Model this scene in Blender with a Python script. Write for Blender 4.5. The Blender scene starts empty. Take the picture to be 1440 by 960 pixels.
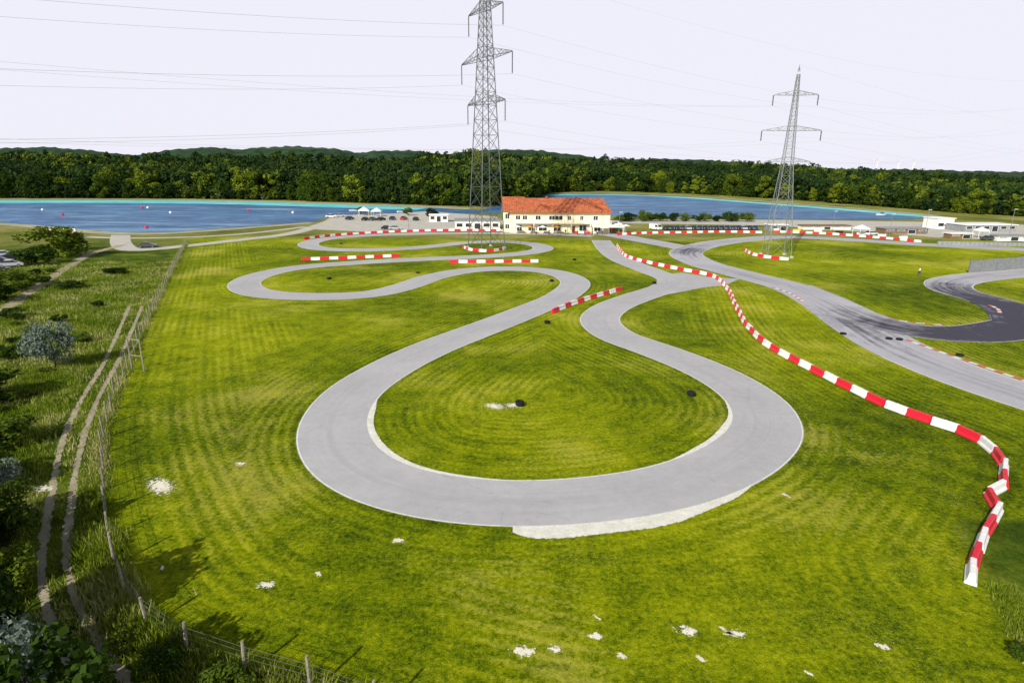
import bpy, math, random
import numpy as np
from mathutils import Vector, Matrix
random.seed(7); rng = np.random.default_rng(7)
S = bpy.context.scene; COL = S.collection
F = 850.0; HC = 20.0
PITCH = math.atan(242/F); ROLL = math.radians(0.35)
ROT = Matrix.Rotation(math.pi/2-PITCH, 3, 'X') @ Matrix.Rotation(ROLL, 3, 'Z')
def ray(px, py): return ROT @ Vector(((px-720)/F, -(py-480)/F, -1))
def G(px, py, z=0.0):
    d = ray(px, py); t = (z-HC)/d.z
    return Vector((d.x*t, d.y*t, z))
def HT(px, py, Y):
    d = ray(px, py); return HC + d.z/d.y*Y
# ---------------------------------------------------------------- tagging
def tag(o, label=None, cat=None, group=None, kind=None):
    if label: o['label'] = label
    if cat: o['category'] = cat
    if group: o['group'] = group
    if kind: o['kind'] = kind
    return o
def thing(name, label, cat, loc=(0,0,0), rz=0, group=None):
    o = bpy.data.objects.new(name, None); COL.objects.link(o)
    o.location = loc; o.rotation_euler = (0,0,rz); o.empty_display_size = .2
    return tag(o, label, cat, group)
KIDS = {}
def link(name, me, parent=None):
    o = bpy.data.objects.new(name, me); COL.objects.link(o)
    if parent is not None:
        o.parent = parent; KIDS.setdefault(parent.name, []).append(o)
    return o
def dup(root, loc, rz=0, label=None, group=None):
    r = root.copy(); COL.objects.link(r); r.location = loc; r.rotation_euler = (0,0,rz)
    if label: r['label'] = label
    if group: r['group'] = group
    def rec(src, dst):
        for ch in KIDS.get(src.name, []):
            c = ch.copy(); COL.objects.link(c); c.parent = dst
            KIDS.setdefault(dst.name, []).append(c)
            rec(ch, c)
    rec(root, r)
    return r
# ---------------------------------------------------------------- mesh builder
class MB:
    def __init__(s): s.v = []; s.f = []
    def quadbox(s, b):
        n = len(s.v); s.v += b
        s.f += [(n,n+3,n+2,n+1),(n+4,n+5,n+6,n+7),(n,n+1,n+5,n+4),(n+1,n+2,n+6,n+5),(n+2,n+3,n+7,n+6),(n+3,n,n+4,n+7)]
    def box(s, x0,x1,y0,y1,z0,z1):
        s.quadbox([(x0,y0,z0),(x1,y0,z0),(x1,y1,z0),(x0,y1,z0),(x0,y0,z1),(x1,y0,z1),(x1,y1,z1),(x0,y1,z1)]); return s
    def cyl(s, p, q, r1, r2=None, n=4, cap=True):
        p = Vector(p); q = Vector(q); r2 = r1 if r2 is None else r2
        d = (q-p).normalized(); a = d.cross(Vector((0,0,1)))
        if a.length < 1e-3: a = Vector((1,0,0))
        a.normalize(); b = d.cross(a); k = len(s.v); o = math.pi/n
        for c, r in ((p,r1),(q,r2)):
            for i in range(n):
                t = 2*math.pi*i/n+o; s.v.append(tuple(c+a*r*math.cos(t)+b*r*math.sin(t)))
        for i in range(n):
            j = (i+1)%n; s.f.append((k+i,k+n+i,k+n+j,k+j))
        if cap:
            s.f.append(tuple(k+i for i in range(n))); s.f.append(tuple(k+n+i for i in reversed(range(n))))
        return s
    def tube(s, pts, r, n=4, rr=None):
        for i in range(len(pts)-1):
            a = rr[i] if rr else r; b = rr[i+1] if rr else r
            s.cyl(pts[i], pts[i+1], a, b, n)
        return s
    def extr(s, prof, x0, x1, ax='x', sc=1.0):
        n = len(prof); k = len(s.v)
        for x in (x0, x1):
            for u, z in prof: s.v.append((x,u,z) if ax == 'x' else (u,x,z))
        for i in range(n):
            j = (i+1)%n; s.f.append((k+i,k+j,k+n+j,k+n+i))
        s.f.append(tuple(k+i for i in reversed(range(n)))); s.f.append(tuple(k+n+i for i in range(n)))
        return s
    def mesh(s, name, mat, smooth=False):
        me = bpy.data.meshes.new(name); me.from_pydata(s.v, [], s.f); me.update()
        if mat: me.materials.append(mat)
        if smooth: me.polygons.foreach_set('use_smooth', [True]*len(me.polygons))
        return me
    def build(s, name, mat, parent=None, smooth=False): return link(name, s.mesh(name, mat, smooth), parent)
def npmesh(name, V, Q, mat, attrs=None):
    me = bpy.data.meshes.new(name); nq = len(Q); k = Q.shape[1]
    me.vertices.add(len(V)); me.vertices.foreach_set('co', np.asarray(V, dtype=np.float32).ravel())
    me.loops.add(nq*k); me.loops.foreach_set('vertex_index', np.asarray(Q, dtype=np.int32).ravel())
    me.polygons.add(nq); me.polygons.foreach_set('loop_start', np.arange(0,nq*k,k,dtype=np.int32))
    me.polygons.foreach_set('loop_total', np.full(nq,k,dtype=np.int32))
    me.update(calc_edges=True); me.validate()
    if mat: me.materials.append(mat)
    for nm, a in (attrs or {}).items():
        at = me.attributes.new(nm, 'FLOAT', 'POINT'); at.data.foreach_set('value', np.asarray(a, dtype=np.float32))
    return me
# ---------------------------------------------------------------- node helpers
class NT:
    def __init__(s, name):
        s.m = bpy.data.materials.new(name); s.m.use_nodes = True; s.t = s.m.node_tree
        s.b = s.t.nodes['Principled BSDF']; s.b.inputs['Specular IOR Level'].default_value = .2
    def n(s, ty, **kw):
        x = s.t.nodes.new(ty)
        for k, v in kw.items(): setattr(x, k, v)
        return x
    def put(s, sock, v):
        if hasattr(v, 'is_output'): s.t.links.new(v, sock)
        else:
            if sock.type == 'RGBA' and len(v) == 3: v = (*v, 1)
            sock.default_value = v
    def math(s, op, a, b=0.0, clamp=False):
        x = s.n('ShaderNodeMath', operation=op, use_clamp=clamp); s.put(x.inputs[0], a); s.put(x.inputs[1], b); return x.outputs[0]
    def mix(s, f, a, b):
        x = s.n('ShaderNodeMix', data_type='RGBA'); s.put(x.inputs[0], f); s.put(x.inputs[6], a); s.put(x.inputs[7], b); return x.outputs[2]
    def pos(s): return s.n('ShaderNodeNewGeometry').outputs['Position']
    def obj(s): return s.n('ShaderNodeTexCoord').outputs['Object']
    def noise(s, vec, scale, detail=3, rough=.5, dist=0):
        x = s.n('ShaderNodeTexNoise'); s.put(x.inputs['Vector'], vec); x.inputs['Scale'].default_value = scale
        x.inputs['Detail'].default_value = detail; x.inputs['Roughness'].default_value = rough; x.inputs['Distortion'].default_value = dist
        return x.outputs[0]
    def rng(s, v, a, b, c=0., d=1.):
        x = s.n('ShaderNodeMapRange'); s.put(x.inputs[0], v)
        for i, q in enumerate((a,b,c,d)): x.inputs[i+1].default_value = q
        return x.outputs[0]
    def attr(s, nm): return s.n('ShaderNodeAttribute', attribute_name=nm).outputs['Fac']
    def ramp(s, f, stops):
        x = s.n('ShaderNodeValToRGB'); s.put(x.inputs[0], f); e = x.color_ramp.elements
        while len(e) < len(stops): e.new(.5)
        for q, (p, c) in zip(e, stops): q.position = p; q.color = (*c, 1)
        return x.outputs[0]
    def bump(s, h, st=.3, dist=.1):
        x = s.n('ShaderNodeBump'); s.put(x.inputs['Height'], h); x.inputs['Strength'].default_value = st; x.inputs['Distance'].default_value = dist
        s.t.links.new(x.outputs[0], s.b.inputs['Normal'])
    def col(s, c, rough=.7, metal=0):
        s.put(s.b.inputs['Base Color'], c); s.put(s.b.inputs['Roughness'], rough); s.b.inputs['Metallic'].default_value = metal; return s.m
    def alpha(s, a): s.put(s.b.inputs['Alpha'], a)
def pm(name, c, var=.25, scale=2., rough=.6, metal=0, c2=None, spec=None):
    k = NT(name); f = k.rng(k.noise(k.obj(), scale, 4), .3, .7)
    c2 = c2 or tuple(q*(1-var) for q in c)
    if spec is not None: k.b.inputs['Specular IOR Level'].default_value = spec
    return k.col(k.mix(f, c, c2), rough, metal)
# ---------------------------------------------------------------- materials
def grass_mat():
    k = NT('mown_grass'); p = k.pos()
    big = k.noise(p, .035, 4, .6); b2 = k.noise(p, .085, 3); mid = k.noise(p, .6, 5, .65); fine = k.noise(p, 3.6, 5, .75); vf = k.noise(p, 15, 3, .75)
    d = k.attr('dist'); wild = k.attr('wild'); dry = k.attr('dry')
    warp = k.math('ADD', d, k.math('MULTIPLY', mid, .30))
    st = k.rng(k.math('SINE', k.math('MULTIPLY', warp, 2*math.pi/.86)), -.8, .8)
    st2 = k.rng(k.math('SINE', k.math('MULTIPLY', k.math('ADD', warp, k.math('MULTIPLY', b2, 3.0)), 2*math.pi/2.7)), -1, 1)
    amp = k.math('MULTIPLY', k.rng(b2, .40, .60, .12, 1.), k.rng(k.noise(p, .9, 3), .35, .6, .4, 1.))
    amp = k.math('MULTIPLY', amp, k.attr('calm'))
    f = k.math('MULTIPLY', k.math('MULTIPLY', k.math('SUBTRACT', st, .5), amp), .19)
    f = k.math('ADD', f, k.math('MULTIPLY', k.math('MULTIPLY', st2, k.attr('calm')), .07))
    f = k.math('ADD', f, k.rng(big, .32, .68, .06, .56))
    f = k.math('ADD', f, k.rng(mid, .3, .7, -.13, .18))
    f = k.math('ADD', f, k.rng(fine, .3, .7, -.27, .31))
    f = k.math('ADD', f, k.rng(vf, .3, .7, -.20, .22))
    lawn = k.ramp(f, [(0,(.030,.058,.002)),(.26,(.125,.182,.002)),(.52,(.29,.34,.003)),(.78,(.47,.475,.012)),(1,(.62,.57,.10))])
    straw = k.math('ADD', k.math('ADD', k.math('MULTIPLY', k.noise(p, .07, 3), .9), k.math('MULTIPLY', st, .06)), k.math('MULTIPLY', fine, .45))
    lawn = k.mix(k.rng(straw, .74, .92, 0, .5), lawn, (.58,.50,.11))
    fl = k.math('GREATER_THAN', k.math('ADD', k.noise(p, 7, 4, .75), k.math('MULTIPLY', k.noise(p, .2, 2), .3)), .81)
    lawn = k.mix(k.math('MULTIPLY', fl, .6), lawn, (.66,.58,.22))
    wf = k.math('ADD', k.rng(k.noise(p, .22, 5, .65), .3, .7, 0, .8), k.rng(fine, .3, .7, -.12, .3))
    wc = k.ramp(wf, [(0,(.014,.030,.003)),(.4,(.06,.105,.006)),(.7,(.14,.19,.014)),(.92,(.30,.30,.06)),(1,(.46,.41,.16))])
    c = k.mix(wild, lawn, wc)
    df = k.math('ADD', k.rng(k.noise(p, .05, 4), .3, .7, 0, .8), k.rng(mid, .3, .7, -.1, .2))
    dc = k.ramp(df, [(0,(.08,.12,.015)),(.5,(.25,.25,.06)),(1,(.40,.36,.17))])
    c = k.mix(dry, c, dc)
    k.bump(k.math('ADD', fine, vf), .8, .14)
    k.b.inputs['Specular IOR Level'].default_value = .04
    return k.col(c, .9)
def asphalt_mat(name, base, dark, rub):
    k = NT(name); p = k.pos(); ac = k.attr('across'); ab = k.math('ABSOLUTE', ac); ln_ = k.attr('line'); al_ = k.attr('along')
    f = k.rng(k.noise(p, .12, 5, .6), .3, .7); g = k.rng(k.noise(p, 18, 3, .8), .3, .7); m = k.rng(k.noise(p, 1.4, 5, .7), .3, .7)
    c = k.mix(f, base, tuple(q*.78 for q in base))
    c = k.mix(k.math('MULTIPLY', g, .32), c, tuple(q*.42 for q in base))
    c = k.mix(k.math('MULTIPLY', m, .2), c, tuple(min(.9,q*1.4) for q in base))
    cb = k.n('ShaderNodeCombineXYZ'); k.put(cb.inputs[0], k.math('MULTIPLY', al_, .05)); k.put(cb.inputs[1], k.math('MULTIPLY', ac, 5.5))
    sk = k.rng(k.noise(cb.outputs[0], 1.0, 4, .6), .42, .66)
    r = k.math('MULTIPLY', k.math('SUBTRACT', 1.0, k.rng(ab, .15, .85)), k.math('MULTIPLY', sk, k.rng(k.noise(p, .035, 2), .35, .6, .35, 1)))
    c = k.mix(k.math('MULTIPLY', r, rub), c, dark)
    rb = k.math('ADD', k.attr('rub'), k.math('ADD', k.rng(k.noise(p, .35, 4, .6, 1.0), .3, .7, -.2, .2), k.math('MULTIPLY', k.math('SUBTRACT', sk, .5), .35))); rb = k.math('SUBTRACT', rb, k.math('MULTIPLY', ab, .22))
    c = k.mix(k.rng(rb, .2, .85, 0, .95), c, (.042,.040,.062))
    cr_ = k.n('ShaderNodeTexVoronoi', feature='DISTANCE_TO_EDGE'); k.put(cr_.inputs['Vector'], p); cr_.inputs['Scale'].default_value = .09; cr_.inputs['Randomness'].default_value = 1
    ck = k.math('LESS_THAN', k.math('ADD', cr_.outputs['Distance'], k.math('MULTIPLY', k.noise(p, .8, 5, .7), .05)), .026)
    c = k.mix(k.math('MULTIPLY', ck, .18), c, tuple(q*.4 for q in base))
    ln = k.math('MULTIPLY', k.math('GREATER_THAN', ab, .95), k.math('LESS_THAN', ab, .985))
    ln = k.math('MULTIPLY', ln, k.rng(k.noise(p, 2.5, 4, .7), .36, .5, .25, 1))
    c = k.mix(k.math('MULTIPLY', k.math('MULTIPLY', ln, ln_), .75), c, (.85,.85,.8))
    edge = k.math('ADD', ab, k.math('MULTIPLY', k.noise(p, 2, 4, .7), .05))
    k.alpha(k.math('LESS_THAN', edge, 1.022))
    k.bump(g, .3, .012); k.b.inputs['Specular IOR Level'].default_value = .15
    return k.col(c, .8)
M = {}
M['grass'] = grass_mat()
M['asphalt'] = asphalt_mat('track_asphalt', (.51,.50,.515), (.32,.31,.33), .5)
M['asphalt2'] = asphalt_mat('worn_asphalt', (.50,.495,.53), (.17,.165,.19), .55)
def stripe_mat(name, a, b, per):
    k = NT(name); t = k.math('FRACT', k.math('DIVIDE', k.attr('along'), per)); g = k.rng(k.noise(k.pos(), 3, 4), .3, .7, .6, 1)
    c = k.mix(k.math('GREATER_THAN', t, .5), a, b)
    return k.col(k.mix(k.math('SUBTRACT', 1.0, g), c, (.3,.28,.25)), .7)
M['kerb'] = stripe_mat('kerb_paint', (.66,.10,.10), (.82,.81,.78), 2.0)
def patch_mat(name, a, b, sc=1.5, mask=None):
    k = NT(name); f = k.rng(k.noise(k.pos(), sc, 6, .7), .35, .68); g = k.rng(k.noise(k.pos(), 9, 4, .7), .3, .7)
    c = k.mix(f, a, b); c = k.mix(k.math('MULTIPLY', g, .3), c, tuple(q*.5 for q in b)); k.bump(g, .4, .05)
    if mask:
        ab = k.math('ABSOLUTE', k.attr('across')); nz = k.noise(k.pos(), mask[0], 6, .75)
        k.alpha(k.math('LESS_THAN', k.math('ADD', ab, k.math('MULTIPLY', k.math('SUBTRACT', nz, .5), mask[1])), mask[2]))
    return k.col(c, .9)
M['concrete'] = patch_mat('pale_concrete', (.90,.88,.80), (.68,.66,.56), mask=(3.0,.8,.92))
M['footing'] = patch_mat('footing_concrete', (.5,.49,.45), (.36,.35,.3))
M['chalk'] = patch_mat('chalky_soil', (.95,.90,.78), (.78,.72,.54), mask=(4.5,2.6,.42))
M['gravel'] = patch_mat('gravel', (.62,.59,.53), (.46,.44,.37), .3)
M['dirt'] = patch_mat('dirt', (.50,.43,.31), (.28,.25,.14), .8, mask=(1.3,2.6,.70))
M['sand'] = patch_mat('sand', (.50,.47,.33), (.30,.30,.16), .2)
def water_mat(name, a, b, hi, f1=.65):
    k = NT(name); p = k.pos()
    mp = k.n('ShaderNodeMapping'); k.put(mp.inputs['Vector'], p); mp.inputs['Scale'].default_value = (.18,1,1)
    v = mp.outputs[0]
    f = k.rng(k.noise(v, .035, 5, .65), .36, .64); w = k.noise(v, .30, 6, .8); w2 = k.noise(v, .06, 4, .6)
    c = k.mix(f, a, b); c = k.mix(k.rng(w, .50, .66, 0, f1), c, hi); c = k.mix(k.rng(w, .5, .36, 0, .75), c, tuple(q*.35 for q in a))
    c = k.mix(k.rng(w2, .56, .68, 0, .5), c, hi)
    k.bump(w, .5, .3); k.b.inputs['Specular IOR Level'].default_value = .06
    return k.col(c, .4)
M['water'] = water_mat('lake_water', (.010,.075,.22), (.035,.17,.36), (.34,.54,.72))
M['shallow'] = water_mat('shallow_water', (.10,.60,.66), (.22,.78,.78), (.5,.9,.9), .4)
def leaf_mat(name, a, b, c3, attr=None, tr_=.25):
    k = NT(name)
    r = k.attr(attr) if attr else k.n('ShaderNodeObjectInfo').outputs['Random']
    c = k.ramp(r, [(0,a),(.5,b),(1,c3)])
    g = k.rng(k.noise(k.obj() if not attr else k.pos(), .5 if not attr else .18, 4, .7), .32, .68)
    c = k.mix(k.math('MULTIPLY', g, .5), c, tuple(q*.4 for q in b))
    m = k.col(c, .75); k.b.inputs['Specular IOR Level'].default_value = .08
    tr = k.n('ShaderNodeBsdfTranslucent'); k.t.links.new(c, tr.inputs[0])
    ms = k.n('ShaderNodeMixShader'); ms.inputs[0].default_value = tr_
    k.t.links.new(k.b.outputs[0], ms.inputs[1]); k.t.links.new(tr.outputs[0], ms.inputs[2])
    k.t.links.new(ms.outputs[0], k.t.nodes['Material Output'].inputs[0])
    return m
M['leaf'] = leaf_mat('leaves', (.022,.050,.008), (.065,.115,.010), (.26,.32,.018))
M['leafmass'] = leaf_mat('forest_leaves', (.018,.044,.014), (.045,.085,.014), (.18,.235,.02), 'tint')
M['silverleaf'] = leaf_mat('silver_leaves', (.16,.22,.17), (.23,.29,.23), (.28,.34,.28))
M['bushleaf'] = leaf_mat('bush_leaves', (.014,.034,.005), (.045,.09,.008), (.14,.20,.015))
M['weeds'] = leaf_mat('weed_blades', (.05,.11,.005), (.24,.32,.014), (.64,.58,.26), 'tint')
M['bark'] = pm('bark', (.05,.04,.03), .5, 3, .9)
M['hill'] = pm('hill_ground', (.03,.06,.012), .5, .1, .95, spec=.02)
M['hillfar'] = pm('distant_woods', (.045,.085,.04), .6, .04, .95, c2=(.016,.036,.018), spec=.02)
M['steel'] = pm('galvanised_steel', (.13,.14,.14), .3, 1, .55, .2)
M['steel_light'] = pm('light_galvanised_steel', (.28,.30,.30), .25, 1, .5, .2)
M['wire'] = pm('wire', (.42,.42,.46), .1, 1, .6)
M['fencewire'] = pm('fence_wire', (.16,.16,.15), .1, 1, .7)
M['insul'] = pm('insulator', (.06,.05,.05), .2, 3, .4)
M['red'] = pm('red_plastic', (.78,.012,.035), .15, 3, .4, c2=(.58,.02,.04), spec=.4)
M['white'] = pm('white_plastic', (.90,.89,.88), .15, 3, .45, c2=(.74,.73,.71), spec=.4)
M['rubber'] = pm('tyre_rubber', (.018,.018,.02), .3, 6, .8)
M['wood'] = pm('weathered_wood', (.36,.32,.25), .5, 5, .85)
M['cream'] = pm('cream_render', (.90,.83,.56), .1, .6, .85)
M['cream2'] = pm('pale_render', (.86,.83,.74), .1, .6, .85)
M['glass'] = pm('dark_glass', (.03,.04,.05), .3, 1, .12, spec=.6)
M['frame'] = pm('white_frame', (.85,.85,.83), .05, 3, .5)
M['grey'] = pm('grey_panel', (.30,.31,.32), .2, 1, .6)
M['brownwall'] = pm('brown_boards', (.26,.17,.10), .4, 2, .8)
M['canvas'] = pm('white_canvas', (.88,.88,.89), .08, 1, .8)
M['orange'] = pm('orange_canvas', (.75,.28,.05), .1, 1, .8)
def roof_mat():
    k = NT('roof_tiles'); o = k.obj(); sp = k.n('ShaderNodeSeparateXYZ'); k.put(sp.inputs[0], o)
    w = k.math('SINE', k.math('MULTIPLY', sp.outputs[0], 2*math.pi/.6)); w2 = k.math('FRACT', k.math('MULTIPLY', sp.outputs[2], 2.6))
    f = k.rng(k.noise(o, .9, 6, .75), .36, .64); c = k.mix(f, (.58,.17,.07), (.28,.075,.04))
    c = k.mix(k.math('MULTIPLY', k.math('LESS_THAN', w2, .2), .5), c, (.16,.045,.025))
    k.bump(w, .5, .06); return k.col(c, .8)
M['roof'] = roof_mat()
M['skin'] = pm('skin', (.55,.34,.24), .1, 4, .6)
# ---------------------------------------------------------------- curves
def cr(pts, step=1.0):
    P = [np.array(p[:2], float) for p in pts]; n = len(P); out = []
    for i in range(n-1):
        g = lambda j: P[max(0, min(n-1, j))]
        a, b, c, d = g(i-1), g(i), g(i+1), g(i+2)
        t1 = max(np.linalg.norm(b-a), .01)**.5; t2 = max(np.linalg.norm(c-b), .01)**.5; t3 = max(np.linalg.norm(d-c), .01)**.5
        m1 = (c-b)+t2*((b-a)/t1-(c-a)/(t1+t2)); m2 = (c-b)+t2*((d-c)/t3-(d-b)/(t2+t3))
        k = max(2, int(np.linalg.norm(c-b)/step))
        for q in range(k):
            t = q/k; out.append((2*t**3-3*t**2+1)*b+(t**3-2*t**2+t)*m1+(-2*t**3+3*t**2)*c+(t**3-t**2)*m2)
    out.append(P[-1]); out = np.array(out)
    if len(out) > 8:
        a = np.concatenate([[0], np.cumsum(np.linalg.norm(np.diff(out, axis=0), axis=1))])
        s = np.linspace(0, a[-1], max(8, int(a[-1]/step)+1)); out = np.stack([np.interp(s,a,out[:,0]), np.interp(s,a,out[:,1])],1)
        for _ in range(5): out[1:-1] = (out[:-2]+2*out[1:-1]+out[2:])/4
    return out
def px(lst): return [G(a, b) for a, b in lst]
def normals(C):
    T = np.gradient(C, axis=0); T /= np.linalg.norm(T, axis=1)[:,None]+1e-9
    return np.stack([-T[:,1], T[:,0]], 1)
def ribbon(name, C, width, z, mat, off=0.0, nx=9, zedge=None, rub=0., line=1.):
    N_ = normals(C); n = len(C); width = np.broadcast_to(np.asarray(width, float), (n,)); off = np.broadcast_to(np.asarray(off, float), (n,))
    al = np.concatenate([[0], np.cumsum(np.linalg.norm(np.diff(C, axis=0), axis=1))])
    a = np.linspace(-1, 1, nx); V = np.zeros((n, nx, 3)); 
    V[:,:,:2] = C[:,None,:]+N_[:,None,:]*(off[:,None]+a[None]*width[:,None]/2)[:,:,None]
    V[:,:,2] = z
    if zedge is not None: V[:,0,2] = zedge; V[:,-1,2] = zedge
    idx = np.arange(n*nx).reshape(n, nx)
    Q = np.stack([idx[:-1,1:], idx[:-1,:-1], idx[1:,:-1], idx[1:,1:]], -1).reshape(-1,4)
    R_ = np.repeat(np.broadcast_to(np.asarray(rub, float), (n,)), nx); L_ = np.repeat(np.broadcast_to(np.asarray(line, float), (n,)), nx)
    return link(name, npmesh(name, V.reshape(-1,3), Q, mat, {'across': np.tile(a,n), 'along': np.repeat(al,nx), 'rub': R_, 'line': L_}))
def polysheet(name, pts, z, mat):
    from mathutils.geometry import tessellate_polygon
    P = [Vector(p) for p in pts]
    tri = tessellate_polygon([[Vector((p.x,p.y,0)) for p in P]])
    me = bpy.data.meshes.new(name); fs = []
    for t in tri:
        a, b, c = (P[i] for i in t)
        fs.append(t if (b-a).cross(c-a).z > 0 else (t[0],t[2],t[1]))
    me.from_pydata([(p.x,p.y,z) for p in P], [], fs); me.materials.append(mat); me.update()
    me.attributes.new('across', 'FLOAT', 'POINT')
    return link(name, me)
def st(o): return tag(o, kind='structure')
# ---------------------------------------------------------------- track layout
Tpx = [(835,332),(780,329.5),(700,328),(600,328.5),(520,331),(465,335),(434,342),(446,349),(490,351.5),(550,350.5),(610,346),(660,341),(710,340),(748,343),(764,349.5),(742,355.5),
 (690,360),(600,364),(500,369.5),(420,376),(365,387),(343,400),(365,412),(440,417),(520,413.5),(568,403),(610,389),(660,380),(720,377.5),(775,382),(808,395),(792,415),(740,438),(670,465),(605,490),(540,522),
 (494,554),(470,590),(470,620),(490,650),(530,674),(590,692),(660,702.5),(740,706),(830,701),(920,688),(1000,664),(1056,632),(1079,600),(1066,567),(1030,539),(978,513),(920,491),(865,471),(843,450),(858,433),(895,418),(935,404.5),(945,394),(912,380),(876,366),(856,352),(845,338)]
T = cr(px(Tpx), .8)
R1px = [(1560,360),(1440,351),(1300,344),(1200,337.5),(1110,333.5),(1045,337),(990,345),(964,356),(990,371),(1045,386),(1110,403),(1163,428),(1210,459),(1268,492),(1350,526),(1440,556),(1600,604)]
R1 = cr(px(R1px), 1.0)
R2px = [(1110,401),(1155,420),(1200,442),(1248,457),(1300,467),(1360,470),(1415,464),(1470,450),(1540,425)]
R2 = cr(px(R2px), 1.0)
R3px = [(1600,372),(1500,377),(1440,384),(1380,389),(1334,398),(1345,410),(1390,422),(1425,437),(1440,455)]
R3 = cr(px(R3px), 1.0)
FNpx = [(262,344),(190,495),(150,600),(147,690),(163,800),(205,880),(287,932),(418,968),(620,1040),(850,1100),(1200,1120),(1500,1080)]
FN = cr(px(FNpx), .5)
B1px = [(868,346),(884,363),(920,372.5),(960,381),(1000,389),(1021,405),(1034,430),(1053,463),(1080,488),(1130,516),(1180,541),(1240,570),(1300,593),(1350,609),(1393,632),(1410,652),(1412,688),(1384,700),(1402,718),(1389,748),(1366,795),(1361,822)]
B1g = px(B1px)
# ---------------------------------------------------------------- ground
def axis(a, b, fine0, fine1, s, grow=1.12):
    xs = list(np.arange(fine0, fine1, s)); st_ = s; x = fine1
    while x < b: xs.append(x); st_ *= grow; x += st_
    xs.append(b); st_ = s; x = fine0
    L = []
    while x > a: st_ *= grow; x -= st_; L.append(max(x, a))
    return np.array(sorted(set(L+xs)))
gx = axis(-7000, 7000, -60, 75, .7); gy = axis(-400, 9000, 14, 125, .7, 1.05)
X, Y = np.meshgrid(gx, gy); P = np.stack([X.ravel(), Y.ravel()], 1)
def mind(P, C):
    out = np.full(len(P), 1e9)
    for i in range(0, len(P), 4000):
        q = P[i:i+4000]; out[i:i+4000] = np.sqrt(((q[:,None,:]-C[None])**2).sum(2).min(1))
    return out
near = (np.abs(P[:,0]) < 160) & (P[:,1] > 5) & (P[:,1] < 260)
dist = np.full(len(P), 300.); calm = np.zeros(len(P))
B1s = cr(B1g, 1.0)
DD = np.stack([mind(P[near], T[::2]), mind(P[near], FN[::3])-1.5, mind(P[near], R1[::2]), mind(P[near], B1s)])
Ds = np.sort(DD, axis=0); dist[near] = Ds[0]
calm[near] = np.clip((Ds[1]-Ds[0])/3.5, 0, 1)      # stripes fade out where two mowing directions meet
def fence_x(y): 
    k = FN[:, 0] < -8; a = FN[k]; o = np.argsort(a[:,1]); return np.interp(y, a[o,1], a[o,0])
fx = fence_x(P[:,1]); ext = P[:,1] > FN[0,1]; fx = np.where(ext, FN[0,0]-(P[:,1]-FN[0,1])*.47, fx)
wild = np.clip((fx-P[:,0])/1.2+.3, 0, 1); wild = np.where(P[:,1] < 17.5, 1, wild)
rightedge = np.clip((P[:,0]-(G(1408,900).x+ (P[:,1]-22)*.42))/1.0, 0, 1)*(P[:,1] < 32); wild = np.maximum(wild, rightedge)
dry = np.clip((P[:,1]-178)/8, 0, 1)*np.where(P[:,0] > 60, np.clip((P[:,1]-178)/20, 0, 1), 1)
dry = np.maximum(dry, .8*np.clip((P[:,1]-150)/20, 0, 1)*wild)
idx = np.arange(len(P)).reshape(len(gy), len(gx))
Q = np.stack([idx[:-1,:-1], idx[:-1,1:], idx[1:,1:], idx[1:,:-1]], -1).reshape(-1,4)
st(link('ground', npmesh('ground', np.column_stack([P, np.zeros(len(P))]), Q, M['grass'], {'dist': dist, 'wild': wild, 'dry': dry, 'calm': calm})))
# roads
def near_to(C, pt, r): g = G(*pt); return np.clip(1-np.hypot(C[:,0]-g.x, C[:,1]-g.y)/r, 0, 1)
st(ribbon('kart_track', T, 5.55, .016, M['asphalt'], line=(near_to(T,(945,396),9) == 0).astype(float), rub=.0))
lr1 = ((near_to(R1,(1175,435),24) == 0) & (near_to(R1,(1000,380),16) == 0)).astype(float)
st(ribbon('main_track', R1, 8.2, .022, M['asphalt2'], line=lr1, rub=np.maximum(near_to(R1,(975,352),22)*.75, near_to(R1,(1195,450),22)*.7)+.05))
t2 = np.linspace(0,1,len(R2)); st(ribbon('dark_track_bend', R2, 8.0, .028, M['asphalt2'], rub=.05+np.clip((t2-.12)/.36,0,1)*1.1, line=(t2 > .35).astype(float)))
t3 = np.linspace(0,1,len(R3)); st(ribbon('hairpin_track', R3, 7.6, .034, M['asphalt2'], rub=.30+.85*np.clip((t3-.55)/.3,0,1)-.25*np.exp(-((t3-.5)/.12)**2), line=(t3 < .85).astype(float)))
st(ribbon('pit_lane', cr(px([(560,324),(640,323),(760,323.5),(850,329),(905,338),(975,351)]), 2), 8, .010, M['asphalt2'], line=0))
st(polysheet('track_junction', px([(925,386),(960,383.5),(1000,390),(1040,392),(1020,401),(990,404),(950,412),(915,417),(925,400)]), .008, M['asphalt']))
st(polysheet('car_park_ground', px([(430,322),(455,312),(470,302),(600,297),(640,300),(700,305),(700,322),(620,325),(520,326)]), .006, M['gravel']))
st(polysheet('forecourt', px([(700,316),(880,314),(1080,317),(1200,325),(1320,334),(1500,342),(1500,318),(1300,312),(1080,309),(860,310),(700,310)]), .005, M['gravel']))
st(ribbon('gravel_road', cr(px([(170,330),(172,345),(190,352),(250,347),(330,338),(400,330),(440,320),(470,309)]), 2), 5, .012, M['gravel']))
st(ribbon('shore_path', cr(px([(120,333),(172,335),(250,334),(330,330),(430,319)]), 2), 3, .018, M['gravel']))
st(ribbon('dirt_path', cr(px([(-60,480),(0,440),(50,405),(98,374),(130,356),(175,344)]), 1), 2.8, .014, M['dirt']))
RL = [[(200,430),(165,510),(138,560),(119,610),(107,660),(99,720),(93,775),(102,830),(130,885),(185,970)],[(182,430),(146,510),(110,570),(88,620),(75,680),(64,740),(58,800),(66,860),(94,925),(126,990)]]
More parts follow.
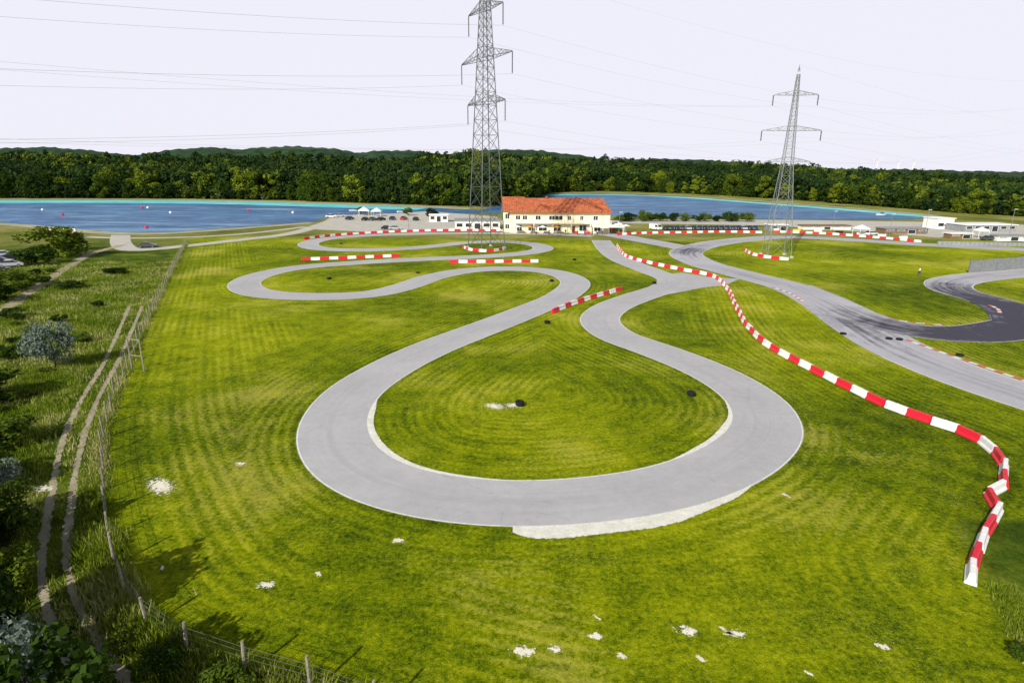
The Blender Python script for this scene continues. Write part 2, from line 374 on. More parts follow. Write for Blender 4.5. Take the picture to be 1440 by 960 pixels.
for i, L in enumerate(RL):
    C = cr(px(L), .5); w = .60+.10*np.sin(np.arange(len(C))*.21)
    st(ribbon('wheel_rut', C, w, .008+.001*i, M['dirt'], nx=5))
# concrete aprons hugging the keyhole loop
def near_i(p): return int(np.argmin(((T-np.array([p.x,p.y]))**2).sum(1)))
cen = G(770,585)
def apron(a, b, inner, wmax, z, prof):
    i, j = sorted((near_i(G(*a)), near_i(G(*b)))); C = T[i:j+1]; N_ = normals(C)
    sgn = np.sign(((np.array([cen.x,cen.y])-C[len(C)//2])*N_[len(C)//2]).sum()); sgn = sgn if inner else -sgn
    t = np.linspace(0, 1, len(C)); w = wmax*np.interp(t, [p[0] for p in prof], [p[1] for p in prof])*(.92+.08*np.sin(t*15))+.02
    st(ribbon('concrete_apron', C, w, z, M['concrete'], off=sgn*(2.66+w/2), nx=5))
apron((500,560),(725,690), True, .66, .020, [(0,.1),(.1,.7),(.35,1),(.6,.7),(.85,.4),(1,.05)]); apron((955,660),(1045,560), True, .58, .020, [(0,.05),(.25,.8),(.6,1),(1,.1)]); apron((730,725),(1028,672), False, 1.45, .020, [(0,.5),(.06,.9),(.3,1),(.6,.8),(.85,.4),(1,.04)])
def blotch(x, y, r, asp=1.0):
    c = G(x, y); n = 24; a = random.uniform(0,3); V = [(c.x,c.y,.012)]; A = [0]; Fq = []
    for k in range(1,5):
        for i in range(n):
            t = 2*math.pi*i/n; q = r*1.7*k/4; dx, dy = math.cos(t)*q*asp, math.sin(t)*q
            V.append((c.x+dx*math.cos(a)-dy*math.sin(a)*.8, c.y+dy, .012)); A.append(k/4)
    for k in range(4):
        for i in range(n):
            j = (i+1)%n
            if k == 0: Fq.append((0,1+i,1+j))
            else: Fq.append((1+(k-1)*n+i,1+k*n+i,1+k*n+j,1+(k-1)*n+j))
    me = bpy.data.meshes.new('bare_soil_patch'); me.from_pydata(V, [], Fq); me.materials.append(M['chalk'])
    me.attributes.new('across','FLOAT','POINT').data.foreach_set('value', A); st(link('bare_soil_patch', me))
for x, y, r in [(226,683,1.1),(338,652,.30),(448,806,.26),(375,822,.32),(275,833,.36),(228,798,.22),(735,915,.38),(950,884,.36),(968,887,.32),(1020,886,.36),(1034,891,.30),(838,894,.25),(840,868,.2),(697,571,.8),(720,570,.6),(1240,908,.22),(1137,946,.22),(60,687,.5),(262,900,.4),(1105,696,.3),(380,950,.4),(560,760,.25),(875,922,.2),(985,925,.2),(780,912,.22)]:
    blotch(x, y, r, asp=1.5)
def kerb(L, label, w=.5):
    o = ribbon('kerb', cr(px(L), .6), w, .06, M['kerb'], nx=4, zedge=.038); tag(o, label, 'kerb')
kerb([(1086,404),(1108,411),(1130,424)], 'red and white painted kerb on the near edge of the right track before its bend')
kerb([(1275,478),(1320,494),(1375,513),(1445,537)], 'long red and white kerb on the inside edge of the main track at the right')
kerb([(1253,449),(1290,454.5),(1326,457)], 'short red and white kerb along the top of the dark asphalt bend')
kerb([(1391,429),(1403,434),(1406,440)], 'small curved red and white kerb where the hairpin meets the dark asphalt')
# ---------------------------------------------------------------- lake
farL = [(-260,281),(0,282),(200,282),(350,284),(450,287),(530,290),(600,292),(660,295)]
farR = [(770,273),(830,272.5),(880,273.5),(950,276),(1020,281),(1100,287),(1200,295),(1310,304.5)]
Lk = farL + [(700,300),(640,300),(600,297),(560,300),(470,303),(440,312),(330,320),(230,327),(180,327),(100,322),(0,313),(-260,309)]
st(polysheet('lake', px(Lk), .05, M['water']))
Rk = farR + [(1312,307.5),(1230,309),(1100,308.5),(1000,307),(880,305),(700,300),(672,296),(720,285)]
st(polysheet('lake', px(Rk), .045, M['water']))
st(ribbon('lake_shallows', cr(px([(-260,283.2),(0,283.8),(200,283.8),(350,285.7),(450,288.7),(530,291.4),(600,293.0)]), 6), 28, .08, M['shallow'], nx=3))
st(ribbon('lake_shallows', cr(px([(770,274.5),(830,273.6),(880,274.6),(950,277.2),(1020,282.1),(1100,288.2),(1200,296.0),(1308,304.9)]), 6), 13, .08, M['shallow'], nx=3))
st(ribbon('far_bank', cr(px([(-260,280),(0,280.8),(200,280.8),(350,282.8),(450,285.6),(530,288.6),(600,291),(665,294)]), 6), 14, .11, M['sand'], nx=3))
st(ribbon('far_bank', cr(px([(770,272),(830,271.4),(880,272.3),(950,275),(1020,279.6),(1100,285.6),(1200,293.4),(1315,303.5)]), 6), 8, .11, M['sand'], nx=3))
st(ribbon('beach', cr(px([(-200,312),(0,315.5),(100,324),(180,329.5),(230,329),(330,322),(440,313.5)]), 3), 6, .10, M['sand'], nx=3))
# ---------------------------------------------------------------- foliage
def crown(seed, H, R, base, nc, nl, ls, flat=1.0):
    r = np.random.default_rng(seed); cz = (base+H)/2; hz_ = (H-base)/2
    u = r.normal(size=(nc,3)); u /= np.linalg.norm(u, axis=1)[:,None]; rad = r.uniform(.25,.82,nc)[:,None]**.6
    C = u*rad*np.array([R,R,hz_*flat]); C[:,2] += cz; cr_ = R*r.uniform(.26,.46,nc)
    k = r.integers(0, nc, nl); d = r.normal(size=(nl,3)); d /= np.linalg.norm(d, axis=1)[:,None]
    p = C[k]+d*(cr_[k]*r.uniform(.55,1.05,nl))[:,None]*np.array([1,1,.8])
    p[:,2] = np.maximum(p[:,2], base*.6+.05)
    n = d+r.normal(size=(nl,3))*.55; n /= np.linalg.norm(n, axis=1)[:,None]
    a = np.cross(n, r.normal(size=(nl,3))); a /= np.linalg.norm(a, axis=1)[:,None]; b = np.cross(n, a)
    s = (ls*r.uniform(.5,1.2,nl))[:,None]
    V = np.stack([p-a*s-b*s*.6, p+a*s*.8-b*s*.7, p+a*s+b*s*.6, p-a*s*.7+b*s*.8], 1).reshape(-1,3)
    return V, np.arange(nl*4).reshape(-1,4)
def trunk(H, r, base, seed, nb=5):
    rr = random.Random(seed); m = MB(); pts = [(0,0,-.2)]
    for i in range(1,5): pts.append((rr.uniform(-.03,.03)*H, rr.uniform(-.03,.03)*H, H*.78*i/4))
    m.tube(pts, r, 6, [r*1.25, r, r*.8, r*.5, r*.15])
    for i in range(nb):
        t = rr.uniform(.25,.65)*H; a = rr.uniform(0,6.3); l = H*rr.uniform(.15,.3)
        m.cyl((0,0,t), (math.cos(a)*l, math.sin(a)*l, t+l*.7), r*.4, r*.08, 5)
    return m.mesh('trunk', M['bark'])
def tree_proto(seed, H, R, base, nc, nl, ls, mat, flat=1.0):
    V, Q = crown(seed, H, R, base, nc, nl, ls, flat)
    return npmesh('crown', V, Q, mat), trunk(H, H*.011+.05, base, seed)
TP = [tree_proto(11+i, 20, [6.0,8.6,5.2,7.6,9.2,6.6][i], -1.5, [32,24,30,26,36,22][i], 1700, [.52,.58,.48,.55,.5,.6][i], M['leaf'], 1) for i in range(6)]
SP = tree_proto(31, 20, 7, .5, 18, 1300, .62, M['silverleaf'])
def place_tree(name, me, loc, s, sz, label, cat, group=None, rz=None):
    t = thing(name, label, cat, loc, random.uniform(0,6.3) if rz is None else rz, group); t.scale = (s, s, sz)
    link('crown', me[0], t); link('trunk', me[1], t); return t
bx_ = [-200,0,100,250,400,520,600,680,735,775,850,950,1050,1150,1250,1350,1480,1640]
by_ = [279,279,279,279.5,282,286,289,291,286,271,269,272,277,284,292,300,307,312]
sx_ = [-200,0,100,200,300,400,520,600,700,760,830,900,1000,1100,1200,1300,1400,1440,1640]
sy_ = [211,210,212,215,213,213,218,213,211,213,219,223,223,228,234,240,243,245,248]
def base_y(x): return float(np.interp(x, bx_, by_))
wob1 = lambda x: 2.0*math.sin(x*.027)+1.6*math.sin(x*.071+1)+1.0*math.sin(x*.17)
def sky_y(x): return float(np.interp(x, sx_, sy_))+.65*wob1(x)
cnt = 0; x = -130.0
while x < 1580:
    xx = x+random.uniform(-6,6); p = G(xx, base_y(xx))
    q = p*(1+random.uniform(0,.035)); q.z = 0
    ft = base_y(xx)-(.46+.12*math.sin(xx*.043)+.08*math.sin(xx*.13)+random.uniform(-.17,.16))*(base_y(xx)-sky_y(xx)); H = max(6, HT(xx, ft, q.y))
    side = 'left lake' if x < 680 else 'right lake'
    silver = (abs(x-372) < 5 or abs(x-303) < 4 or abs(x-57) < 4 or abs(x-30) < 4)
    if silver: H *= .65
    place_tree('silver_tree' if silver else 'forest_tree', SP if silver else TP[random.randrange(6)], q, H/20*random.uniform(.75,1.3), H/20,
        ('pale silvery tree at the foot of the dark forest across the left lake' if silver else
         'green broadleaf tree along the front of the forest across the '+side), 'tree', 'silvery trees on the far shore' if silver else 'trees along the far shore of the '+side)
    cnt += 1
    x += 7.6
LP = [crown(60+i, 16, [4.2,6.6,5.0,7.4,4.6,5.8][i], .2, 14, 250, .88) for i in range(6)]
Vs, Qs, Ts = [], [], []; off = 0
def mass_top(x, k):
    yb = base_y(x); s = sky_y(x); f = yb-.56*(yb-s); t = min(1, (k-1)/.75)**.6
    return f*(1-t)+s*t
wob = lambda x, k: 3.0*math.sin(x*.031+k*9)+2.0*math.sin(x*.083+k*17)
ks = [1.006,1.015,1.028,1.045,1.065,1.09,1.12,1.16,1.21,1.28,1.36,1.46,1.6,1.75]
for k in ks:
    x = -190.
    while x < 1640:
        xx = x+random.uniform(-5,5); p = G(xx, base_y(xx))*(k+random.uniform(-.004,.004 if k < 1.02 else .012)); 
        if k < 1.02:
            s = random.uniform(.35,.75)*(1.0 if xx < 900 else .7); top = 16*s-.5
        else:
            top = HT(xx, mass_top(xx, k)+random.uniform(-3,5)*(.7 if k > 1.4 else 1)+.55*wob(xx,k), p.y); s = (.65+.6*random.random())*(1+.35*(k-1))
        h = 16*s
        V, Q = LP[random.randrange(6)]; a = random.uniform(0,6.3); ca, sa = math.cos(a), math.sin(a)
        W = V*s; W = np.column_stack([W[:,0]*ca-W[:,1]*sa+p.x, W[:,0]*sa+W[:,1]*ca+p.y, W[:,2]+top-h])
        Vs.append(W); Qs.append(Q+off); off += len(V)
        zone = .5+.5*math.sin(xx*.012+k*4)
        Ts.append(np.full(len(V), min(1, (random.random()**1.7)*(.6+.6*zone)))); x += 7.5
tag(link('forest', npmesh('forest', np.concatenate(Vs), np.concatenate(Qs), M['leafmass'], {'tint': np.concatenate(Ts)})), 'dense dark forest filling the background beyond the lakes', 'forest', kind='stuff')
hx = list(range(-320, 1761, 20)); hk = [1.0,1.03,1.06,1.12,1.2,1.35,1.5,1.75,2.2,2.8]
V = []
for k in hk:
    for x in hx:
        p = G(x, base_y(x))*k
        z = -1 if k == 1.0 else (0.05 if k == 1.03 else (max(.1, HT(x, mass_top(x, min(k,1.75))+2, G(x, base_y(x)).y*min(k,1.75))-12)))
        if k > 1.8: z *= .6 if k < 2.5 else -.1
        V.append((p.x, p.y, z))
n = len(hx); Qh = np.array([(r*n+i, r*n+i+1, (r+1)*n+i+1, (r+1)*n+i) for r in range(len(hk)-1) for i in range(n-1)])
st(link('hills', npmesh('hills', np.array(V), Qh, M['hill'])))
V = []; xs = list(range(-200, 1700, 4)) ; dz = [1700,1850,2000,2300,2700]
def ridge(x):
    g = lambda c, w, h: h*math.exp(-((x-c)/w)**2)
    return max(g(60,190,26), g(415,170,29.3), g(300,150,27), g(560,140,25), g(720,170,27), g(930,220,16), g(1230,220,4.5), g(1380,160,2.5), 0)
for j, D_ in enumerate(dz):
    for x in xs:
        d = ray(x, 240); hgt = ridge(x)+.5*math.sin(x*.11)+.5*math.sin(x*.37+j)+random.uniform(-.45,.45)-1.5; s = [0,.6,1,.8,0][j]
        V.append((d.x/d.y*D_, D_, s*(HC+hgt*D_/F*1.0)))
n = len(xs); Qh = np.array([(r*n+i, r*n+i+1, (r+1)*n+i+1, (r+1)*n+i) for r in range(4) for i in range(n-1)])
st(link('hills', npmesh('hills', np.array(V), Qh, M['hillfar'])))
# bushes
BP = []
for i in range(4):
    V_, Q_ = crown(90+i, 3, 1.7, .1, 18, 2200, .105); BP.append((npmesh('crown', V_, Q_, M['bushleaf']), trunk(3, .05, .2, 50+i)))
V_, Q_ = crown(99, 3, 1.7, .05, 22, 3200, .085); SB = (npmesh('crown', V_, Q_, M['silverleaf']), trunk(3, .06, .2, 60))
for xx, yy, w, h, lab in [(78,517,4.6,5.0,'round silvery bush standing left of the wire fence by the dirt track'),(24,985,3.8,3.4,'silvery bush in the bottom left corner of the photo'),(2,690,2.6,2.2,'low silvery bush at the left edge halfway down')]:
    p = G(xx, yy); place_tree('silver_bush', SB, p, w/3.4, h/3, lab, 'bush')
for xx, yy, w, h, lab in [(82,362,13,7,'largest dark bush beside the dirt path near the left parked cars'),(50,372,8,4,'dark bush left of the largest bush beside the dirt path'),(102,352,6,5,'dark bush right of the largest bush beside the dirt path'),(18,408,8,3.6,'dark hedge bush at the left edge below the parked cars'),(-10,425,8,3.5,'dark bush cut by the left edge of the photo beside the dirt path'),
    (2,625,4.5,2.4,'dark bush at the left edge beside the wheel ruts'),(-10,755,4.5,3.4,'tall dark bush in shadow at the lower left edge'),(4,830,3.4,2.2,'dark bush between the tall shaded bush and the corner bush'),(-40,570,7,3.4,'dark bush left of the round silvery bush'),(100,405,5,1.4,'low wide bush between dirt path and fence'),(160,385,5,1.3,'low bush nearest the upper end of the wire fence'),(184,905,1.6,.8,'small dark bush at the fence bend in the lower left'),(235,940,2.0,1.0,'dark low bush left of the first bottom fence post'),(310,985,2.4,1.2,'leafy bush at the bottom edge behind the fence posts'),
    (1438,925,1.2,.8,'green bush low at the right edge of the lawn'),(-120,720,6,5,'dark shrub left of the verge, its crown near the left edge'),(-130,850,7,6.5,'tall dark shrub beyond the lower left corner'),(-90,970,6,6.5,'tall dark shrub below the lower left corner'),(60,1080,5,5,'dark shrub below the bottom edge at the left')]:
    p = G(xx, yy); place_tree('wild_bush', BP[random.randrange(4)], p, w/3.4, h/3, lab, 'bush')
for i in range(46):
    while True:
        yy = random.uniform(380, 880); p = G(random.uniform(-40, 200), yy)
        fxx = float(fence_x(p.y))
        if p.x < fxx-5.8: break
    s = random.uniform(.2,.7)*(1.5 if p.y > 60 else 1)
    place_tree('wild_shrub', BP[random.randrange(4)], p, s, s*random.uniform(.35,.6), 'small green shrub growing wild in the rough ground left of the fence', 'shrub', 'wild shrubs left of the fence')
for i, xx in enumerate(range(872, 1066, 15)):
    p = G(xx+random.uniform(-3,3), 311.5); s = random.uniform(1.3,2.2)
    place_tree('shore_bush', BP[i%4], p, s, s*random.uniform(.5,.8), 'rounded green bush in the row between the parked cars and the right lake', 'bush', 'bushes behind the parked car row')
for xx, yy, s, lab in [(606,308,1.8,'green bush beside the left car park nearest the low pale building'),(508,300,1.2,'small bush at the shore beside the jetty'),(575,303,1.4,'small bush between the car park and the left lake')]:
    place_tree('shore_bush', BP[0], G(xx,yy), s, s*.9, lab, 'bush')
# weeds
RUT = np.concatenate([cr(px(L),.5) for L in RL]+[cr(px([(0,440),(50,405),(98,374),(130,356)]),1)])
def weeds(n, region, hmin, hmax, name, label, bl=5, tb=0.0, shade=False):
    pos = []
    while len(pos) < n:
        p = region()
        if p is not None: pos.append(p)
    pos = np.array(pos); nb = n*bl; r = rng
    base = np.repeat(pos, bl, 0)+r.normal(size=(nb,2))*.14
    h = r.uniform(hmin, hmax, nb)*np.repeat(r.uniform(.5,1.3,n), bl); a = r.uniform(0,6.3,nb); l = h*r.uniform(.1,.6,nb); w = .015+.04*h*r.uniform(.6,1.6,nb)
    b = r.uniform(0,6.3,nb)
    V = np.zeros((nb,3,3)); V[:,0,:2] = base+np.stack([np.cos(b)*w, np.sin(b)*w],1); V[:,1,:2] = base-np.stack([np.cos(b)*w, np.sin(b)*w],1)
    V[:,2,:2] = base+np.stack([np.cos(a)*l, np.sin(a)*l],1); V[:,2,2] = h
    fld = .5+.5*np.sin(pos[:,0]*.5+np.sin(pos[:,1]*.33)*2)*np.sin(pos[:,1]*.41+1)
    t = fld*.6+r.uniform(0,.5,n)-.02+tb
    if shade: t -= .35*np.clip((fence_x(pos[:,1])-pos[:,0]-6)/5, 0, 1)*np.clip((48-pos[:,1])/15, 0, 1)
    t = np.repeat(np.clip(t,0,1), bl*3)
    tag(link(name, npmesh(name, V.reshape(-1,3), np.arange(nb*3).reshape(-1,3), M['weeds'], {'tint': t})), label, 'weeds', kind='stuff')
def regL():
    y = 17+115*random.random()**1.6; fxx = float(fence_x(y)); x = fxx+.2-random.random()**1.15*(15+y*.35)
    dd = np.min((RUT[:,0]-x)**2+(RUT[:,1]-y)**2)
    if dd < .14 or (dd < .8 and random.random() < .5): return None
    return (x, y)
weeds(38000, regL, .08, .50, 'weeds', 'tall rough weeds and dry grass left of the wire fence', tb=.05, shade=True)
FB = FN[(FN[:,1] < 30) & (FN[:,0] < -6)]
def regB():
    c = FB[random.randrange(len(FB))]; return (c[0]+random.gauss(-.3,.5), c[1]-abs(random.gauss(0,.7))+.3)
weeds(4500, regB, .15, .75, 'weeds', 'patch of tall weeds along the fence at the bottom left edge of the lawn', tb=-.1)
def regR():
    y = random.uniform(19,26); return (G(1425,900).x+(y-22)*.42+abs(random.gauss(.2,.5)), y) 
weeds(900, regR, .05, .25, 'weeds', 'patch of rough grass in the bottom right corner', tb=.1)
FL = FN[(FN[:,0] < -14)]
def regF():
    c = FL[int(random.random()*len(FL))]; return (c[0]+random.gauss(0,.22), c[1])
weeds(5000, regF, .06, .38, 'weeds', 'line of long grass growing along the foot of the left fence')
# ---------------------------------------------------------------- fence
fr = thing('wire_fence', 'long wire fence on weathered wooden posts along the left side of the lawn', 'fence', (0,0,0))
al = np.concatenate([[0], np.cumsum(np.linalg.norm(np.diff(FN,axis=0),axis=1))]); L = al[-1]
npost = 0; s = 0.; prev = None; wm = MB()
while s < L:
    c = np.array([np.interp(s, al, FN[:,0]), np.interp(s, al, FN[:,1])]); lean = random.uniform(-.10,.10); h = random.uniform(1.6,2.0)
    if npost < 98:
        MB().cyl((c[0],c[1],-.1), (c[0]+lean,c[1]+lean*.5,h), .08, .065, 7).build('post', M['wood'], fr)
    npost += 1
    if prev is not None:
        for zz in (.2,.55,.9,1.2,1.45): wm.cyl((prev[0],prev[1],zz), (c[0],c[1],zz), .009, n=3, cap=False)
    prev = c; s += 3.1
wm.build('wire_mesh', M['fencewire'], fr)
c = G(186,520); c2 = G(196,522); br = MB(); br.cyl((c.x,c.y,0),(c.x,c.y,3.4),.07,n=6); br.cyl((c2.x+.5,c2.y,0),(c2.x+.5,c2.y,3.4),.07,n=6); br.cyl((c.x,c.y,3.3),(c2.x+.5,c2.y,3.3),.05,n=6); br.cyl((c.x,c.y,1.6),(c2.x+.5,c2.y,3.3),.04,n=6); br.cyl((c.x,c.y,1.6),(c2.x+.5,c2.y,1.6),.05,n=6)
br.build('gate_frame', M['wood'], fr)
# ---------------------------------------------------------------- barriers
def block_mesh(nm, mat):
    m = MB(); prof = [(-.27,0),(.27,0),(.27,.12),(.17,.26),(.14,.62),(.10,.66),(-.10,.66),(-.14,.62),(-.17,.26),(-.27,.12)]
    m.extr(prof, -.96, .96)
    m.extr([(-.16,.04),(.16,.04),(.10,.58),(-.10,.58)], -.985, -.962); m.extr([(-.16,.04),(.16,.04),(.10,.58),(-.10,.58)], .962, .985)
    for x in (-.45,.45): m.box(x-.14,x+.14,-.275,.275,.02,.10)
    m.cyl((0,0,.662),(0,0,.69),.07,n=8)
    return m.mesh(nm, mat)
BR, BW = block_mesh('red_block', M['red']), block_mesh('white_block', M['white'])
NB = 0
def barrier(pts, where, group, step=2.0, seed=0, smooth=True, par=0):
    global NB
    if smooth: C = cr(pts, .25)
    else:
        C = np.array([p[:2] for p in pts])
    a = np.concatenate([[0], np.cumsum(np.linalg.norm(np.diff(C,axis=0),axis=1))]); s = 0; i = 0
    rr = random.Random(seed+3)
    while s+step <= a[-1]+.3:
        p = np.array([np.interp(s,a,C[:,0]),np.interp(s,a,C[:,1])]); q = np.array([np.interp(s+step,a,C[:,0]),np.interp(s+step,a,C[:,1])])
        m = (p+q)/2; d = q-p; red = i%2 == par
        o = link('barrier_block', BR if red else BW); o.location = (m[0]+rr.uniform(-.05,.05), m[1]+rr.uniform(-.05,.05), .03); o.rotation_euler = (0,0,math.atan2(d[1],d[0])+rr.uniform(-.06,.06))
        o.scale = (min(1.0, np.linalg.norm(d)/step), 1, 1)
        tag(o, ('red' if red else 'white')+' plastic barrier block '+where, 'barrier', group+(' (red)' if red else ' (white)'))
        s += step; i += 1; NB += 1
barrier(list(map(lambda q: Vector((q[0],q[1],0)), cr(B1g[:15], .3)))+B1g[15:], 'in the long winding row right of the kart track', 'long winding barrier row', seed=1, smooth=False, par=1)
barrier(px([(777,441),(800,431),(840,418),(879,407)]), 'in the short slanting row above the keyhole loop', 'slanting barrier row above the keyhole loop')
barrier(px([(424,366.5),(480,364.5),(565,361)]), 'in the straight row above the left hairpin', 'straight barrier row above the left hairpin')
barrier(px([(632,370),(700,369.5),(757,369)]), 'in the straight row in the middle above the third bend', 'straight barrier row in the middle')
barrier(px([(651,348),(664,353),(690,354.5),(712,350)]), 'in the curved row round the tall pylon', 'barriers round the tall pylon')
barrier(px([(428,337),(470,332),(540,327.5),(620,325),(700,325),(770,326),(830,329)]), 'in the far long row in front of the house', 'far barrier row before the house')
barrier(px([(868,331),(900,329),(960,328),(1020,327),(1072,328)]), 'in the row before the dark parked cars', 'barrier row before the car row')
barrier(px([(1088,327),(1150,329),(1220,334),(1300,341.5)]), 'in the far right row along the top straight', 'barrier row along the far right straight')
barrier(px([(1047,352),(1062,360),(1090,364.5),(1116,367)]), 'in the curved row round the smaller pylon', 'barriers round the smaller pylon')
# ---------------------------------------------------------------- tyres
def tyre_mesh():
    V, Fc = [], []; n, m_ = 20, 8
    for i in range(n):
        t = 2*math.pi*i/n
        for j in range(m_):
            u = 2*math.pi*j/m_; r = .255+.095*math.cos(u); V.append((r*math.cos(t), r*math.sin(t), .09+.09*max(-1,min(1,1.25*math.sin(u)))))
    for i in range(n):
        for j in range(m_): Fc.append((i*m_+j, ((i+1)%n)*m_+j, ((i+1)%n)*m_+(j+1)%m_, i*m_+(j+1)%m_))
    me = bpy.data.meshes.new('tyre'); me.from_pydata(V,[],Fc); me.materials.append(M['rubber']); return me
TY = tyre_mesh()
for x, y, n, w in [(731,570,2,'in the small stack in the middle of the keyhole lawn'),(972,556,2,'in the stack near the right inner edge of the keyhole lawn'),(770,455,2,'in the stack beside the slanting barrier row'),(463,393,2,'in the stack on the left hairpin lawn'),(776,396,2,'in the stack inside the third bend'),(808,366,2,'in the stack on the grass right of the tall pylon'),(920,399,2,'in the stack by the track junction'),(1186,470,1,'lying on the left edge of the right track'),(1250,477,1,'lying on the right track, left one of two'),(1264,478,1,'lying on the right track, right one of two'),(588,384,1,'lying on the grass by the left barrier row'),(480,343,1,'lying on the farthest hairpin lawn'),(1350,500,1,'lying on the grass beside the long kerb')]:
    p = G(x, y)
    for j in range(n):
        o = link('tyre', TY); o.location = (p.x+random.uniform(-.06,.06), p.y+random.uniform(-.06,.06), .04+j*.18); o.rotation_euler = (random.uniform(-.05,.05), 0, random.uniform(0,6)); o.scale = (1.15,1.15,1.1)
        tag(o, 'black kart tyre '+w, 'tyre', 'tyres '+w if n > 1 else None)
# ---------------------------------------------------------------- pylons
def pylon(loc, ang, H, wb, wt, waist, arms, label, mat, lw, bw, panels):
    t = thing('power_pylon', label, 'pylon', loc, ang)
    def hw(z):
        if z < waist[0]: return (wb+(waist[1]-wb)*z/waist[0])/2
        return (waist[1]+(wt-waist[1])*(z-waist[0])/(H-waist[0]))/2
    Z = [0]; 
    while Z[-1] < H-1.5: Z.append(min(H, Z[-1]+max(1.6, hw(Z[-1])*2*panels)))
    for sx, sy in ((1,1),(1,-1),(-1,-1),(-1,1)):
        MB().tube([(sx*hw(z), sy*hw(z), z) for z in Z], lw, 4).build('leg', mat, t)
        MB().cyl((sx*wb/2,sy*wb/2,-.1),(sx*wb/2,sy*wb/2,.45),.55,.4,8).build('footing', M['footing'], t)
    m = MB(); cs = [(1,1),(1,-1),(-1,-1),(-1,1)]
    for a, b in zip(Z[:-1], Z[1:]):
        for i in range(4):
            p, q = cs[i], cs[(i+1)%4]; P0 = lambda c, z: Vector((c[0]*hw(z), c[1]*hw(z), z))
            m.cyl(P0(p,a), P0(q,b), bw, n=4, cap=False); m.cyl(P0(q,a), P0(p,b), bw, n=4, cap=False)
            m.cyl(P0(p,b), P0(q,b), bw, n=4, cap=False)
    m.build('lattice_bracing', mat, t)
    ends = []
    for z, half, rise, ins in arms:
        m = MB(); w = hw(z); w2 = hw(z+rise)
        for sy in (-1,1):
            m.cyl((-w,sy*w,z),(w,sy*w,z),bw*1.3); m.cyl((-w2,sy*w2,z+rise),(w2,sy*w2,z+rise),bw*1.3)
        for s in (-1,1):
            tip = Vector((s*half, 0, z)); n = 5
            for sy in (-1,1):
                lo = [Vector((s*w, sy*w, z)).lerp(tip, i/n) for i in range(n+1)]; hi = [Vector((s*w2, sy*w2, z+rise)).lerp(tip+Vector((0,0,.15)), i/n) for i in range(n+1)]
                m.tube(lo, bw*1.3, 4); m.tube(hi, bw*1.3, 4)
                for i in range(n): m.cyl(lo[i], hi[i+1] if i%2 else hi[i], bw*.8, n=4, cap=False); m.cyl(hi[i], lo[i+1], bw*.8, n=4, cap=False)
            for i in range(1,n):
                m.cyl(Vector((s*w,w,z)).lerp(tip,i/n), Vector((s*w,-w,z)).lerp(tip,i/n), bw*.8, n=4, cap=False)
        arm = m.build('crossarm', mat, t)
        for s in (-1,1):
            ii = MB()
            for k in range(int(ins/.3)):
                ii.cyl((s*half,0,z-.1-k*.3),(s*half,0,z-.28-k*.3),.17,.10,8)
            ii.cyl((s*half,0,z),(s*half,0,z-ins-.1),.05,n=5); ii.build('insulator', M['insul'], arm)
            c, sn = math.cos(ang), math.sin(ang); ends.append(Vector((loc[0]+c*s*half, loc[1]+sn*s*half, z-ins-.1)))
    m = MB(); m.cyl((0,0,H),(0,0,H+1.5),bw*1.5); 
    for p in cs: m.cyl((p[0]*hw(H),p[1]*hw(H),H),(0,0,H+1.2),bw)
    m.build('peak', mat, t)
    return ends, Vector((loc[0],loc[1],H+1.4))
p1 = G(684,349)
a1 = math.atan2(-.84,.55)
def z1(y): return HT(684, y, p1.y)
e1, top1 = pylon(p1, a1, z1(-45), 7.0, 1.2, (z1(150), 3.9), [(z1(145), 9.0, 1.8, 4.6),(z1(83), 12.0, 2.4, 4.6),(z1(14), 8.0, 1.8, 4.6)], 'tallest lattice power pylon standing on the lawn left of the house', M['steel'], .14, .055, .80)
p2 = G(1091,360)
def z2(y): return HT(1108, y, p2.y)
e2, top2 = pylon(p2, math.atan2(-.12,1), z2(101), 5.6, .5, (z2(230), 2.1), [(z2(228), 5.1, 1.0, .3),(z2(184), 6.6, 1.1, 2.2),(z2(134), 4.9, 1.0, 2.2)], 'smaller grey lattice power pylon on the lawn right of the house', M['steel_light'], .09, .038, .9)
def wire(a, b, sag, label, r=.024):
    pts = [a.lerp(b, i/40)-Vector((0,0,4*sag*(i/40)*(1-i/40))) for i in range(41)]
    o = MB().tube(pts, r, 3).build('power_line', M['wire']); tag(o, label, 'power line')
ua = Vector((math.cos(a1), math.sin(a1), 0)); dl = Vector((-ua.y, ua.x, 0))
if dl.x > 0: dl = -dl
nm = [('far','lowest'),('near','lowest'),('far','middle'),('near','middle'),('far','top'),('near','top')]
for e, (sd, lv) in zip(e1, nm):
    wire(e, e+dl*290+Vector((0,0,-1)), 7.5, f'wire running left from the {sd} end of the {lv} crossarm, tallest pylon')
    wire(e, e-dl*340+Vector((0,0,2)), 9, f'wire running right from the {sd} end of the {lv} crossarm, tallest pylon', .018)
wire(top1, top1+dl*290, 6, 'earth wire running left from the tip of the tallest pylon', .016)
wire(top1, top1-dl*340, 7, 'earth wire running right from the tip of the tallest pylon', .015)
nm2 = [('left','lowest'),('right','lowest'),('left','middle'),('right','middle'),('left','top'),('right','top')]
for e, (sd, lv) in list(zip(e2, nm2))[2:]:
    wire(e, e+Vector((-230,-150,2)), 5, f'wire running up left from the {sd} end of the {lv} crossarm, smaller pylon', .010)
    wire(e, e+Vector((360,250,2)), 9, f'wire running right from the {sd} end of the {lv} crossarm, smaller pylon', .012)
wire(top2, top2+Vector((360,250,0)), 7, 'earth wire running right from the tip of the smaller pylon', .012)
